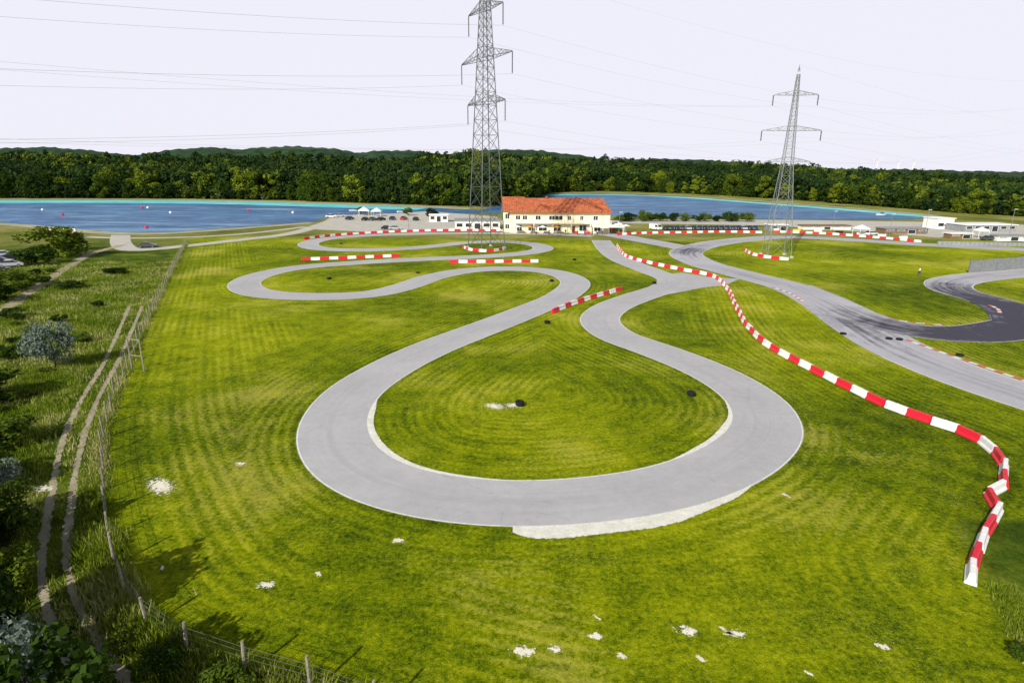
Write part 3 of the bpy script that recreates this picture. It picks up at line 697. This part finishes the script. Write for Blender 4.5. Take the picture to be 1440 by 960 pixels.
# ---------------------------------------------------------------- house
h0, h1 = G(707,327), G(857,328); HL = (h1-h0).length; ha = math.atan2(h1.y-h0.y, h1.x-h0.x)
ho = thing('club_house', 'long cream two storey house with orange tiled roof beside the kart track', 'house', h0, ha)
EV = 6.5; RG = 10.6; D = 12.
def u(xp): return (xp-706)/155*HL
w0 = u(716)
m = MB(); m.box(w0, HL, 0, D, 0, EV); m.box(0, w0+6, 2.2, D+1.5, 0, EV+.4)
m.extr([(2.2,EV+.4),(D+1.5,EV+.4),((D+3.7)/2,RG-.5)], 0, w0+4, 'x')
m.build('wall', M['cream'], ho)
m = MB(); ov = .5
def hip(x0,x1,y0,y1,ze,zr,hl,hr):
    ym = (y0+y1)/2; n = len(m.v)
    a = [(x0,y0,ze),(x1,y0,ze),(x1,y1,ze),(x0,y1,ze),(x0+hl,ym,zr),(x1-hr,ym,zr)]
    b = [(q[0],q[1],q[2]+.28) for q in a]
    m.v.extend(a+b); k = n+6
    m.f.extend([(k,k+1,k+5,k+4),(k+2,k+3,k+4,k+5),(k+1,k+2,k+5),(k+3,k,k+4),(n,n+4,n+5,n+1),(n+2,n+5,n+4,n+3),(n+1,n+5,n+2),(n+3,n+4,n),(n,n+1,k+1,k),(n+1,n+2,k+2,k+1),(n+2,n+3,k+3,k+2),(n+3,n,k,k+3)])
hip(w0-1, HL+ov, -ov-.6, D+ov, EV, RG, .1, 2.5)
rf = m.build('roof', M['roof'], ho)
m = MB(); hip(-.5, w0+5, 1.5, D+2.2, EV+.3, RG+.25, .1, .1); m.build('gable_roof', M['roof'], ho)
for xx in (u(768), u(812)):
    c = MB(); c.box(xx,xx+.8,D/2-.7,D/2+.1,RG-1.4,RG+.6); c.box(xx-.08,xx+.88,D/2-.78,D/2+.18,RG+.6,RG+.75); c.build('chimney', M['roof'], rf)
m = MB(); m.box(u(722),HL+.3,-1.75,-.02,3.1,3.3); m.build('balcony', M['cream2'], ho)
m = MB()
for i in range(36):
    xx = u(722)+(HL+.2-u(722))*i/35; m.box(xx-.04,xx+.04,-1.72,-1.66,3.3,4.1)
m.box(u(722),HL+.3,-1.76,-1.62,4.1,4.2); m.build('railing', M['cream2'], ho)
for i in range(6):
    xx = u(724)+(HL-u(726))*i/5; MB().box(xx-.15,xx+.15,-1.7,-1.4,0,3.1).build('post', M['cream2'], ho)
def window(x0, x1, z0, z1_, y=0, mull=1):
    f = MB(); t = .10
    f.box(x0,x1,y-.10,y-.003,z0,z0+t); f.box(x0,x1,y-.10,y-.003,z1_-t,z1_); f.box(x0,x0+t,y-.10,y-.003,z0+t,z1_-t); f.box(x1-t,x1,y-.10,y-.003,z0+t,z1_-t)
    for k in range(1, mull+1):
        xx = x0+(x1-x0)*k/(mull+1); f.box(xx-.05,xx+.05,y-.10,y-.003,z0+t,z1_-t)
    o = f.build('window', M['frame'], ho); MB().box(x0+t,x1-t,y-.055,y-.004,z0+t,z1_-t).build('pane', M['glass'], o)
for xp, w in [(728,1.6),(738,1.6),(757,1.8),(777,2.0),(787,2.6),(802,1.2),(820,1.2),(840,1.6)]:
    window(u(xp)-w/2, u(xp)+w/2, 4.1, 5.6)
for xp, w in [(730,1.8),(748,2.4),(764,2.8),(785,2.4),(822,2.4),(843,2.2)]:
    window(u(xp)-w/2, u(xp)+w/2, .6, 2.6)
window(.7, 2.2, 4.2, 6.0, 2.2); window(.7, 2.2, 1.0, 2.6, 2.2)
dr = MB().box(u(808)-.7,u(808)+.7,-.12,-.004,0,2.3).build('door', M['brownwall'], ho); MB().box(u(808)+.45,u(808)+.55,-.2,-.124,1.0,1.2).build('handle', M['steel_light'], dr)
m = MB(); m.v += [(u(833),-1.9,2.9),(HL+4,-1.9,2.9),(HL+4,-5.2,2.3),(u(833),-5.2,2.3),(u(833),-1.9,3.0),(HL+4,-1.9,3.0),(HL+4,-5.2,2.4),(u(833),-5.2,2.4)]; m.f += [(0,1,2,3),(7,6,5,4),(0,4,5,1),(1,5,6,2),(2,6,7,3),(3,7,4,0)]
m.build('awning', M['cream2'], ho)
for xx in (u(835), u(848), HL+3.8): MB().box(xx-.08,xx+.08,-5.1,-4.94,0,2.3).build('awning_post', M['frame'], ho)
def cabin(name, x0, x1, yb, hpx, depth, wall, roofm, label, cat, nwin=3):
    a, b = G(x0,yb), G(x1,yb); L_ = (b-a).length; an = math.atan2(b.y-a.y,b.x-a.x); h = hpx/F*a.y
    t = thing(name, label, cat, a, an); MB().box(0,L_,0,depth,0,h).build('wall', wall, t)
    m = MB(); m.box(-.3,L_+.3,-.4,depth+.3,h+.003,h+.25); m.build('roof', roofm, t)
    for i in range(nwin):
        c = L_*(i+.5)/nwin; w = min(1.6, L_/nwin*.35); f = MB()
        z0, z1_ = (.9, min(h-.3, 2.2)) if i != nwin//2 else (0.05, min(h-.25,2.2))
        t_ = .08; f.box(c-w,c+w,-.08,-.003,z0,z0+t_); f.box(c-w,c+w,-.08,-.003,z1_-t_,z1_); f.box(c-w,c-w+t_,-.08,-.003,z0+t_,z1_-t_); f.box(c+w-t_,c+w,-.08,-.003,z0+t_,z1_-t_)
        o = f.build('door' if i == nwin//2 else 'window', M['frame'], t); MB().box(c-w+t_,c+w-t_,-.05,-.004,z0+t_,z1_-t_).build('pane', M['glass'], o)
    return t
cabin('service_building', 640, 703, 323, 12, 9, M['cream2'], M['grey'], 'low pale flat roofed building joined to the left of the orange roofed house', 'building', 5)
cabin('kiosk', 604, 630, 312, 9, 5, M['cream2'], M['frame'], 'small pale kiosk by the left car park near the tallest pylon', 'kiosk', 3)
cabin('service_building', 1316, 1340, 322, 14, 7, M['frame'], M['frame'], 'white box shaped cabin at the far right near the lake', 'building', 2)
cabin('long_hall', 1356, 1428, 326, 9, 9, M['grey'], M['frame'], 'long grey hall with pale flat roof at the right edge', 'building', 6)
cabin('shed', 1244, 1304, 329, 7, 5, M['brownwall'], M['grey'], 'low brown boarded shed left of the white cabin', 'shed', 4)
cabin('shed', 1130, 1196, 323, 5, 4, M['cream2'], M['brownwall'], 'low beige shed behind the far right barrier row', 'shed', 5)
cabin('container', 1082, 1108, 325, 8, 4, M['grey'], M['frame'], 'grey container behind the smaller pylon', 'container', 2)
cabin('container', 1402, 1450, 339, 7, 3, M['frame'], M['grey'], 'white container in front of the long grey hall', 'container', 3)
cabin('container', 1336, 1366, 336, 7, 3, M['brownwall'], M['frame'], 'brown container with white roof in front of the white cabin', 'container', 2)
def tent(x, y, w, label, mat=None, h=2.3):
    t = thing('tent_pavilion', label, 'tent', G(x,y), random.uniform(-.2,.2))
    for sx in (-1,1):
        for sy in (-1,1): MB().box(sx*w/2-.05,sx*w/2+.05,sy*w/2-.05,sy*w/2+.05,0,h).build('pole', M['frame'], t)
    m = MB(); c = [(-w/2-.1,-w/2-.1),(w/2+.1,-w/2-.1),(w/2+.1,w/2+.1),(-w/2-.1,w/2+.1)]
    m.v = [(a,b,h-.25) for a,b in c]+[(a,b,h+.05) for a,b in c]+[(0,0,h+w*.33)]
    m.f = [(0,1,5,4),(1,2,6,5),(2,3,7,6),(3,0,4,7),(4,5,8),(5,6,8),(6,7,8),(7,4,8)]
    m.build('canopy', mat or M['canvas'], t)
for x, y, w, l in [(1210,331,3.4,'white peaked tent left of the brown shed'),(1378,334,3,'white peaked tent before the long grey hall'),(868,326,3.6,'white peaked tent at the right corner of the house'),(512,303,4.5,'white peaked tent by the jetty on the left lake'),(530,304,4,'white peaked tent right of the one by the jetty')]: tent(x, y, w, l)
def parasol(x, y, mat, label):
    t = thing('parasol', label, 'parasol', G(x,y)); MB().cyl((0,0,0),(0,0,2.7),.04,n=6).build('pole', M['frame'], t); m = MB(); m.cyl((0,0,2.15),(0,0,2.7),1.6,.05,8); m.build('canopy', mat, t)
    m = MB(); m.cyl((0,0,0),(0,0,.12),.35,n=8); m.build('base', M['footing'], t)
for x, y, k_, l in [(727,328.5,'canvas','white parasol at the left end of the house terrace'),(745,328.8,'orange','orange parasol left of the middle of the house terrace'),(763,329,'canvas','white parasol in the middle of the house terrace'),(782,329,'orange','orange parasol right of the middle of the house terrace'),(880,327,'canvas','white parasol right of the house beside the tent')]: parasol(x, y, M[k_], l)
a, b = G(1362,384), G(1520,371); t = thing('metal_fence', 'tall silver ribbed metal fence at the right edge beside the hairpin', 'fence', a, math.atan2(b.y-a.y,b.x-a.x)); L_ = (b-a).length
m = MB(); n = int(L_/.5)
for i in range(n): m.box(i*.5, i*.5+.34, -.04 if i%2 else -.09, .04, .25, 2.6)
m.build('panel', M['steel_light'], t); MB().box(0,L_,-.02,.02,.1,2.5).build('backing', M['grey'], t)
for i in range(int(L_/4)+1): MB().cyl((i*4,.1,0),(i*4,.1,2.9),.07,n=6).build('post', M['steel'], t)
a, b = G(1318,344), G(1460,347); t = thing('barrier_wall', 'low dark grey barrier wall along the far right straight', 'wall', a, math.atan2(b.y-a.y,b.x-a.x)); L_ = (b-a).length
m = MB(); n = int(L_/1.2)
for i in range(n): m.box(i*1.2, i*1.2+1.1, -.35, .35, 0, 1.0)
m.build('stacked_blocks', M['grey'], t)
for x, y, h, lab in [(1300,330,8,'thin grey lamp pole between the brown shed and the white cabin'),(1250,333,7,'thin grey lamp pole in front of the brown shed'),(1418,336,9,'rightmost thin grey lamp pole, before the long hall'),(1170,327,7,'thin grey lamp pole behind the far right barriers'),(870,330,7,'thin grey lamp pole at the right corner of the house'),(575,326,6,'thin grey lamp pole by the left car park')]:
    t = thing('lamp_pole', lab, 'pole', G(x,y))
    MB().cyl((0,0,0),(0,0,h),.09,.05,6).build('pole', M['steel_light'], t); MB().box(-.1,.9,-.12,.12,h,h+.12).build('lamp_head', M['frame'], t)
cols = [('white',(.8,.8,.8)),('blue',(.03,.10,.42)),('yellow',(.75,.55,.04)),('red',(.62,.04,.04)),('green',(.05,.3,.1)),('black',(.03,.03,.03))]
bm_ = {n_: pm(n_+'_banner', c_, .1, 2, .6) for n_, c_ in cols}
k = 0
for xp in list(range(716,866,11))+list(range(1090,1300,30)):
    n_ = cols[[0,1,0,3,0,2,0,5,0,0][k%10]][0]; yb = 325.3 if xp < 870 else float(np.interp(xp,[1090,1150,1220,1300],[325,327,331.5,339]))
    p = G(xp, yb); where = 'in front of the house' if xp < 870 else 'along the far right straight'
    t = thing('advertising_board', f'{n_} advertising board on the low fence {where}', 'board', p, 0, f'{n_} boards {where}')
    MB().box(-1.3,1.3,-.03,.03,.15,.95).build('panel', bm_[n_], t)
    for s_ in (-1.2,1.2): MB().box(s_-.04,s_+.04,.032,.1,0,1.05).build('post', M['steel'], t)
    k += 1
a = G(60,335); t = thing('billboard', 'wide white billboard on posts near the left lake shore', 'sign', a, .1)
Lb = 45/F*a.y; hb = 16/F*a.y; MB().box(0,Lb,-.05,.05,.9,hb*.82).build('board', M['frame'], t)
m = MB()
for zz in (1.3,2.0): m.box(.4,Lb-.4,-.075,-.053,zz,zz+.18)
m.build('printed_band', bm_['red'], t)
for i in range(5): MB().box(Lb*i/4-.1,Lb*i/4+.1,.052,.2,0,hb*.85).build('post', M['wood'], t)
# ---------------------------------------------------------------- cars
def wheel_mesh():
    m = MB(); m.cyl((0,-.11,0),(0,.11,0),.32,n=14); me = m.mesh('tyre', M['rubber'])
    r = MB(); r.cyl((0,-.125,0),(0,.125,0),.19,n=10); return me, r.mesh('rim', M['steel_light'])
WT, WR = wheel_mesh()
LT = pm('lamp_glass', (.8,.8,.75), .1, 3, .2); TLm = pm('tail_lamp', (.5,.02,.02), .1, 3, .3)
def car(kind, mat, label, loc, rz, group):
    name = {'hatch':'parked_car','saloon':'parked_car','van':'parked_van'}[kind]
    t = thing(name, label, 'van' if kind == 'van' else 'car', loc, rz, group)
    if kind == 'van':
        low = [(-2.45,.35),(2.35,.35),(2.45,.8),(2.3,1.15),(1.55,1.95),(1.3,2.1),(-2.4,2.1),(-2.5,1.9)]; gl = [(1.62,1.18),(2.15,1.15),(1.48,1.88),(.6,1.88),(.6,1.18)]; top = None; hw_ = .92
    else:
        b = 2.1 if kind == 'hatch' else 2.3
        low = [(-b,.32),(b-.05,.32),(b,.55),(b-.1,.78),(b-.95,.92),(-b+.25,.98),(-b,.85)]
        gl = [(b-1.0,.92),(b-1.85,1.40),(-b+.9,1.42),(-b+.22,.97)] if kind == 'hatch' else [(b-1.1,.92),(b-1.95,1.38),(-b+1.35,1.38),(-b+.6,.97)]
        top = 1; hw_ = .87
    m = MB(); n = len(low)
    for y, ins in ((-hw_,.08),(-hw_+.1,0),(hw_-.1,0),(hw_,.08)):
        for x_, z_ in low: m.v.append((x_*(1-ins*.3), y, z_-(ins*.5 if z_ > .7 else -ins*.3)))
    for r in range(3):
        for i in range(n):
            j = (i+1)%n; m.f.append((r*n+j, r*n+i, (r+1)*n+i, (r+1)*n+j))
    m.f.append(tuple(range(n))); m.f.append(tuple(reversed(range(3*n,4*n))))
    m.build('body', mat, t, False)
    if top:
        g = MB(); q = len(gl)
        for y in (-1,1):
            for x_, z_ in gl: g.v.append((x_, y*(hw_-.04 if z_ < 1.1 else hw_-.2), z_))
        for i in range(q):
            j = (i+1)%q; g.f.append((j,i,q+i,q+j))
        g.f.append(tuple(range(q))); g.f.append(tuple(reversed(range(q,2*q)))); g.build('windows', M['glass'], t)
        xa, xb = gl[2][0], gl[1][0]; rr = MB(); rr.quadbox([(xa-.05,-.69,1.40),(xb+.05,-.69,1.39),(xb+.05,.69,1.39),(xa-.05,.69,1.40),(xa+.1,-.6,1.47),(xb-.1,-.6,1.46),(xb-.1,.6,1.46),(xa+.1,.6,1.47)]); rr.build('roof', mat, t)
    else:
        g = MB(); g.extr(gl, -hw_-.012, hw_+.012, 'y'); g.build('windows', M['glass'], t)
        g = MB(); g.v = [(2.27,-.75,1.2),(2.27,.75,1.2),(1.6,.72,1.93),(1.6,-.72,1.93),(2.22,-.75,1.15),(2.22,.75,1.15),(1.5,.72,1.9),(1.5,-.72,1.9)]; g.f = [(0,1,2,3),(7,6,5,4),(0,4,5,1),(1,5,6,2),(2,6,7,3),(3,7,4,0)]; g.build('windscreen', M['glass'], t)
    bb = low[1][0]
    for x_ in (bb-.85, -bb+.8):
        for y_ in (-hw_+.08, hw_-.08):
            w = link('wheel', WT, t); w.location = (x_, y_, .32); link('rim', WR, w)
    for s in (-1,1):
        MB().box(bb-.06,bb+.03,s*.62-.16,s*.62+.16,.58,.72).build('headlight', LT, t)
        MB().box(-bb-.03,-bb+.08,s*.66-.12,s*.66+.12,.62,.82).build('tail_light', TLm, t)
    return t
ccol = {'black':(.02,.02,.025),'dark blue':(.02,.035,.10),'dark grey':(.07,.075,.08),'silver':(.45,.46,.48),'white':(.8,.8,.8),'red':(.42,.02,.02)}
CM = {k_: pm(k_.replace(' ','_')+'_car_paint', v_, .05, 1, .25, .0, spec=.6) for k_, v_ in ccol.items()}
protos = {}
def put_car(kind, colr, px_, py_, rz, label, group=None):
    p = G(px_, py_); key = (kind, colr)
    if key not in protos: protos[key] = car(kind, CM[colr], label, p, rz, group)
    else:
        o = dup(protos[key], p, rz, label)
        if 'group' in o: del o['group']
        if group: o['group'] = group
seq = ['black','dark blue','black','dark grey','silver','black','dark blue','black','dark grey','black','black','dark blue','dark grey','black','silver','black','dark blue']
for i, c_ in enumerate(seq):
    xp = 936+i*7.8
    put_car('hatch' if i%3 else 'saloon', c_, xp, 323, -math.pi/2+random.uniform(-.05,.05), f'{c_} car in the long parked row right of the house', f'{c_} cars in the row right of the house')
put_car('van','white',922,323.5,-math.pi/2+.5,'white van parked at the left end of the row right of the house')
for xp, yp, c_, rz, lab in [(466,306,'white',.2,'white car parked farthest left in the car park by the left lake'),(478,305,'silver',.3,'silver car parked near the jetty on the left lake'),(492,309,'dark blue',1.3,'dark blue car in the car park left of the white tents'),(514,310,'black',1.4,'black car parked below the white tent by the jetty'),(524,310,'dark grey',1.4,'dark grey car next to the black one below the white tents'),(536,310,'black',1.2,'black car in the middle of the left car park'),(552,309,'dark blue',1.5,'dark blue car in the middle of the left car park'),(568,309,'red',1.4,'red car in the left car park'),(585,310,'black',1.5,'black car at the right end of the left car park'),(545,323,'black',.1,'black car parked sideways in front of the left car park'),(556,323,'silver',.1,'silver car parked sideways beside a black one before the left car park'),(208,348,'dark grey',.2,'dark grey car standing alone on the gravel road at the left'),
    (6,361,'silver',.5,'silver car in the group at the left edge, farthest one'),(20,364,'black',.5,'black car in the group at the left edge beside the silver one'),(2,371,'dark blue',.5,'dark blue car in the middle of the group at the left edge'),(16,375,'silver',.5,'silver car in the group at the left edge, second row'),(-2,383,'black',.5,'black car nearest in the group at the left edge'),
    (1225,331,'white',.3,'white car parked beside the tent at the far right'),(1390,338,'dark grey',.1,'dark grey car beside the white container at the far right')]:
    put_car('hatch' if int(xp)%2 else 'saloon', c_, xp, yp, rz, lab)
# ---------------------------------------------------------------- people
def person(loc, rz, shirt, trouser, label, stride=.18):
    t = thing('person', label, 'person', loc, rz)
    def skin(name, verts, edges, rad, mat):
        me = bpy.data.meshes.new(name); me.from_pydata(verts, edges, []); me.materials.append(mat)
        o = link(name, me, t); o.modifiers.new('s','SKIN')
        for v_, r_ in zip(me.skin_vertices[0].data, rad): v_.radius = (r_, r_*.85)
        me.skin_vertices[0].data[0].use_root = True; o.modifiers.new('u','SUBSURF').levels = 1; return o
    V = [(0,0,.95),(0,0,1.2),(0,0,1.42),(0,0,1.52),(0,.02,1.62),(0,.02,1.74),(.1,0,.9),(.1,stride,.5),(.1,stride*.9,.07),(.1,stride*.9+.14,.04),(-.1,0,.9),(-.1,-stride*.5,.5),(-.1,-stride*1.2,.08),(-.1,-stride*1.2+.14,.04),(.19,0,1.42),(.24,-.05,1.15),(.24,.08,.92),(-.19,0,1.42),(-.24,.05,1.15),(-.24,.18,.95)]
    E = [(0,1),(1,2),(2,3),(3,4),(4,5),(0,6),(6,7),(7,8),(8,9),(0,10),(10,11),(11,12),(12,13),(2,14),(14,15),(15,16),(2,17),(17,18),(18,19)]
    Rr = [.13,.12,.12,.055,.09,.08,.09,.065,.045,.04,.09,.065,.045,.04,.06,.045,.035,.06,.045,.035]
    skin('body', V, E, Rr, M['skin'])
    skin('shirt', [(0,0,.95),(0,0,1.2),(0,0,1.44),(.2,0,1.43),(.245,-.045,1.18),(-.2,0,1.43),(-.245,.045,1.18)], [(0,1),(1,2),(2,3),(3,4),(2,5),(5,6)], [.155,.145,.14,.075,.06,.075,.06], shirt)
    skin('trousers', [(0,0,.97),(.1,0,.9),(.1,stride,.5),(.1,stride*.9,.1),(-.1,0,.9),(-.1,-stride*.5,.5),(-.1,-stride*1.2,.1)], [(0,1),(1,2),(2,3),(0,4),(4,5),(5,6)], [.15,.11,.08,.06,.11,.08,.06], trouser)
    MB().cyl((0,.0,1.70),(0,0,1.80),.098,.05,8).build('hair', M['bark'], t)
for xp, yp, s_, tr, lab in [(812,331,'black','dark grey','person in black top walking in front of the house'),(822,331,'red','black','person in red top standing left of the track entrance'),(833,332,'dark grey','black','person in grey top near the right corner of the house'),(840,331,'white','dark blue','person in white top by the track entrance'),(795,330,'dark blue','black','person in blue top in front of the house windows'),(847,332,'black','black','person dressed all in black by the track entrance'),(754,330.5,'white','black','person in white top on the terrace between two parasols'),(772,330.5,'red','dark grey','person in red top on the terrace right of the middle parasol'),(1292,388,'white','dark blue','person in white top standing on the right lawn by the hairpin')]:
    person(G(xp,yp), random.uniform(0,6), CM[s_], CM[tr], lab)
# ---------------------------------------------------------------- water things
for i, (xp, yp, c_) in enumerate([(88,303,'red'),(200,293,'red'),(208,293,'white'),(206,321,'red'),(240,300,'white'),(60,296,'white'),(412,300,'white'),(350,297,'red')]):
    o = MB(); 
    for a_, b_, r1, r2 in ((-.3,0,.3,.6),(0,.5,.6,.55),(.5,.9,.55,.15)): o.cyl((0,0,a_),(0,0,b_),r1,r2,10)
    o = o.build('buoy', M['red'] if c_ == 'red' else M['white']); p = G(xp,yp); o.location = (p.x,p.y,.1)
    tag(o, f'{c_} buoy floating on the left lake', 'buoy', f'{c_} buoys on the left lake')
def boat(xp, yp, rz, label, L_=6, z=.1):
    t = thing('motor_boat', label, 'boat', G(xp,yp)+Vector((0,0,z)), rz); m = MB()
    for zz, s in ((0,.75),(.7,1.0)):
        for x_, y_ in ((-.5,-.17),(.15,-.18),(.38,-.1),(.5,0),(.38,.1),(.15,.18),(-.5,.17)): m.v.append((x_*L_*(s if x_>0 else 1), y_*L_*s, zz))
    m.f = [(i,(i+1)%7,7+(i+1)%7,7+i) for i in range(7)]+[tuple(range(7,14)),tuple(reversed(range(7)))]
    m.build('hull', M['white'], t); c = MB(); c.quadbox([(-.6,-.6,.703),(1,-.6,.703),(1,.6,.703),(-.6,.6,.703),(-.5,-.5,1.3),(.5,-.5,1.3),(.5,.5,1.3),(-.5,.5,1.3)]); c.build('windscreen', M['glass'], t)
boat(500,297,.3,'white motor boat moored beside the jetty'); boat(1240,303,.1,'small white boat on the right lake near the far bank',5); boat(566,299,.5,'white motor boat at the shore right of the white tents',5)
a = G(520,301); t = thing('jetty', 'wooden jetty reaching into the left lake behind the white tents', 'jetty', a, math.radians(110))
MB().box(0,26,-1.1,1.1,.55,.75).build('deck', M['wood'], t)
for i in range(6):
    for s_ in (-1,1): MB().cyl((2+i*4.6,s_*1.0,-.5),(2+i*4.6,s_*1.0,1.3),.12,n=6).build('pile', M['wood'], t)
for xp, yp, lab in [(1232,226,'leftmost tiny white wind turbine on the right horizon'),(1262,228,'middle tiny white wind turbine on the right horizon'),(1283,227,'rightmost tiny white wind turbine on the right horizon')]:
    D_ = 4200; d = ray(xp, 240); hub = HT(xp, yp, D_); t = thing('wind_turbine', lab, 'wind turbine', (d.x/d.y*D_, D_, 0), .4)
    MB().cyl((0,0,0),(0,0,hub),2.2,1.2,8).build('tower', M['frame'], t); MB().box(-2,2,-4,4,hub-2,hub+2).build('nacelle', M['frame'], t)
    for k in range(3):
        a_ = k*2.094+.5; MB().cyl((0,-5,hub),(math.cos(a_)*42,-5,hub+math.sin(a_)*42),1.4,.4,4).build('blade', M['frame'], t)
# ---------------------------------------------------------------- light, sky, camera
az = math.atan2(.86, .50)
el = math.radians(33)
sdir = Vector((math.cos(az)*math.cos(el), math.sin(az)*math.cos(el), -math.sin(el)))
sl = bpy.data.lights.new('sun', 'SUN'); sl.energy = 5.0; sl.angle = math.radians(.5); sl.color = (1,.96,.86)
so = bpy.data.objects.new('sun', sl); COL.objects.link(so); so.rotation_euler = sdir.to_track_quat('-Z','Y').to_euler()
w = bpy.data.worlds.new('World'); S.world = w; w.use_nodes = True; nt = w.node_tree; bg = nt.nodes['Background']; bg.inputs[1].default_value = .06
sky = nt.nodes.new('ShaderNodeTexSky'); sky.sky_type = 'NISHITA'; sky.sun_disc = False; sky.sun_elevation = el
fs = -sdir; sky.sun_rotation = math.atan2(fs.x, fs.y); sky.air_density = 1.0; sky.dust_density = 2.0; sky.altitude = 100
tc = nt.nodes.new('ShaderNodeTexCoord'); sp = nt.nodes.new('ShaderNodeSeparateXYZ'); nt.links.new(tc.outputs['Generated'], sp.inputs[0])
mr = nt.nodes.new('ShaderNodeMapRange'); nt.links.new(sp.outputs[2], mr.inputs[0]); mr.inputs[1].default_value = .28; mr.inputs[2].default_value = .5; mr.inputs[3].default_value = .95; mr.inputs[4].default_value = .05
mx = nt.nodes.new('ShaderNodeMix'); mx.data_type = 'RGBA'; nt.links.new(mr.outputs[0], mx.inputs[0]); nt.links.new(sky.outputs[0], mx.inputs[6]); mx.inputs[7].default_value = (15.0,14.9,16.7,1)
nt.links.new(mx.outputs[2], bg.inputs[0])
cd = bpy.data.cameras.new('camera'); cd.sensor_width = 36; cd.lens = F/1440*36; cd.clip_end = 20000; cd.clip_start = .1
co = bpy.data.objects.new('camera', cd); COL.objects.link(co); co.location = (0,0,HC); co.rotation_euler = ROT.to_euler(); S.camera = co
S.view_settings.view_transform = 'Standard'; S.view_settings.look = 'None'; S.view_settings.exposure = 0
print('barrier blocks', NB, 'front trees', cnt, 'posts', npost)
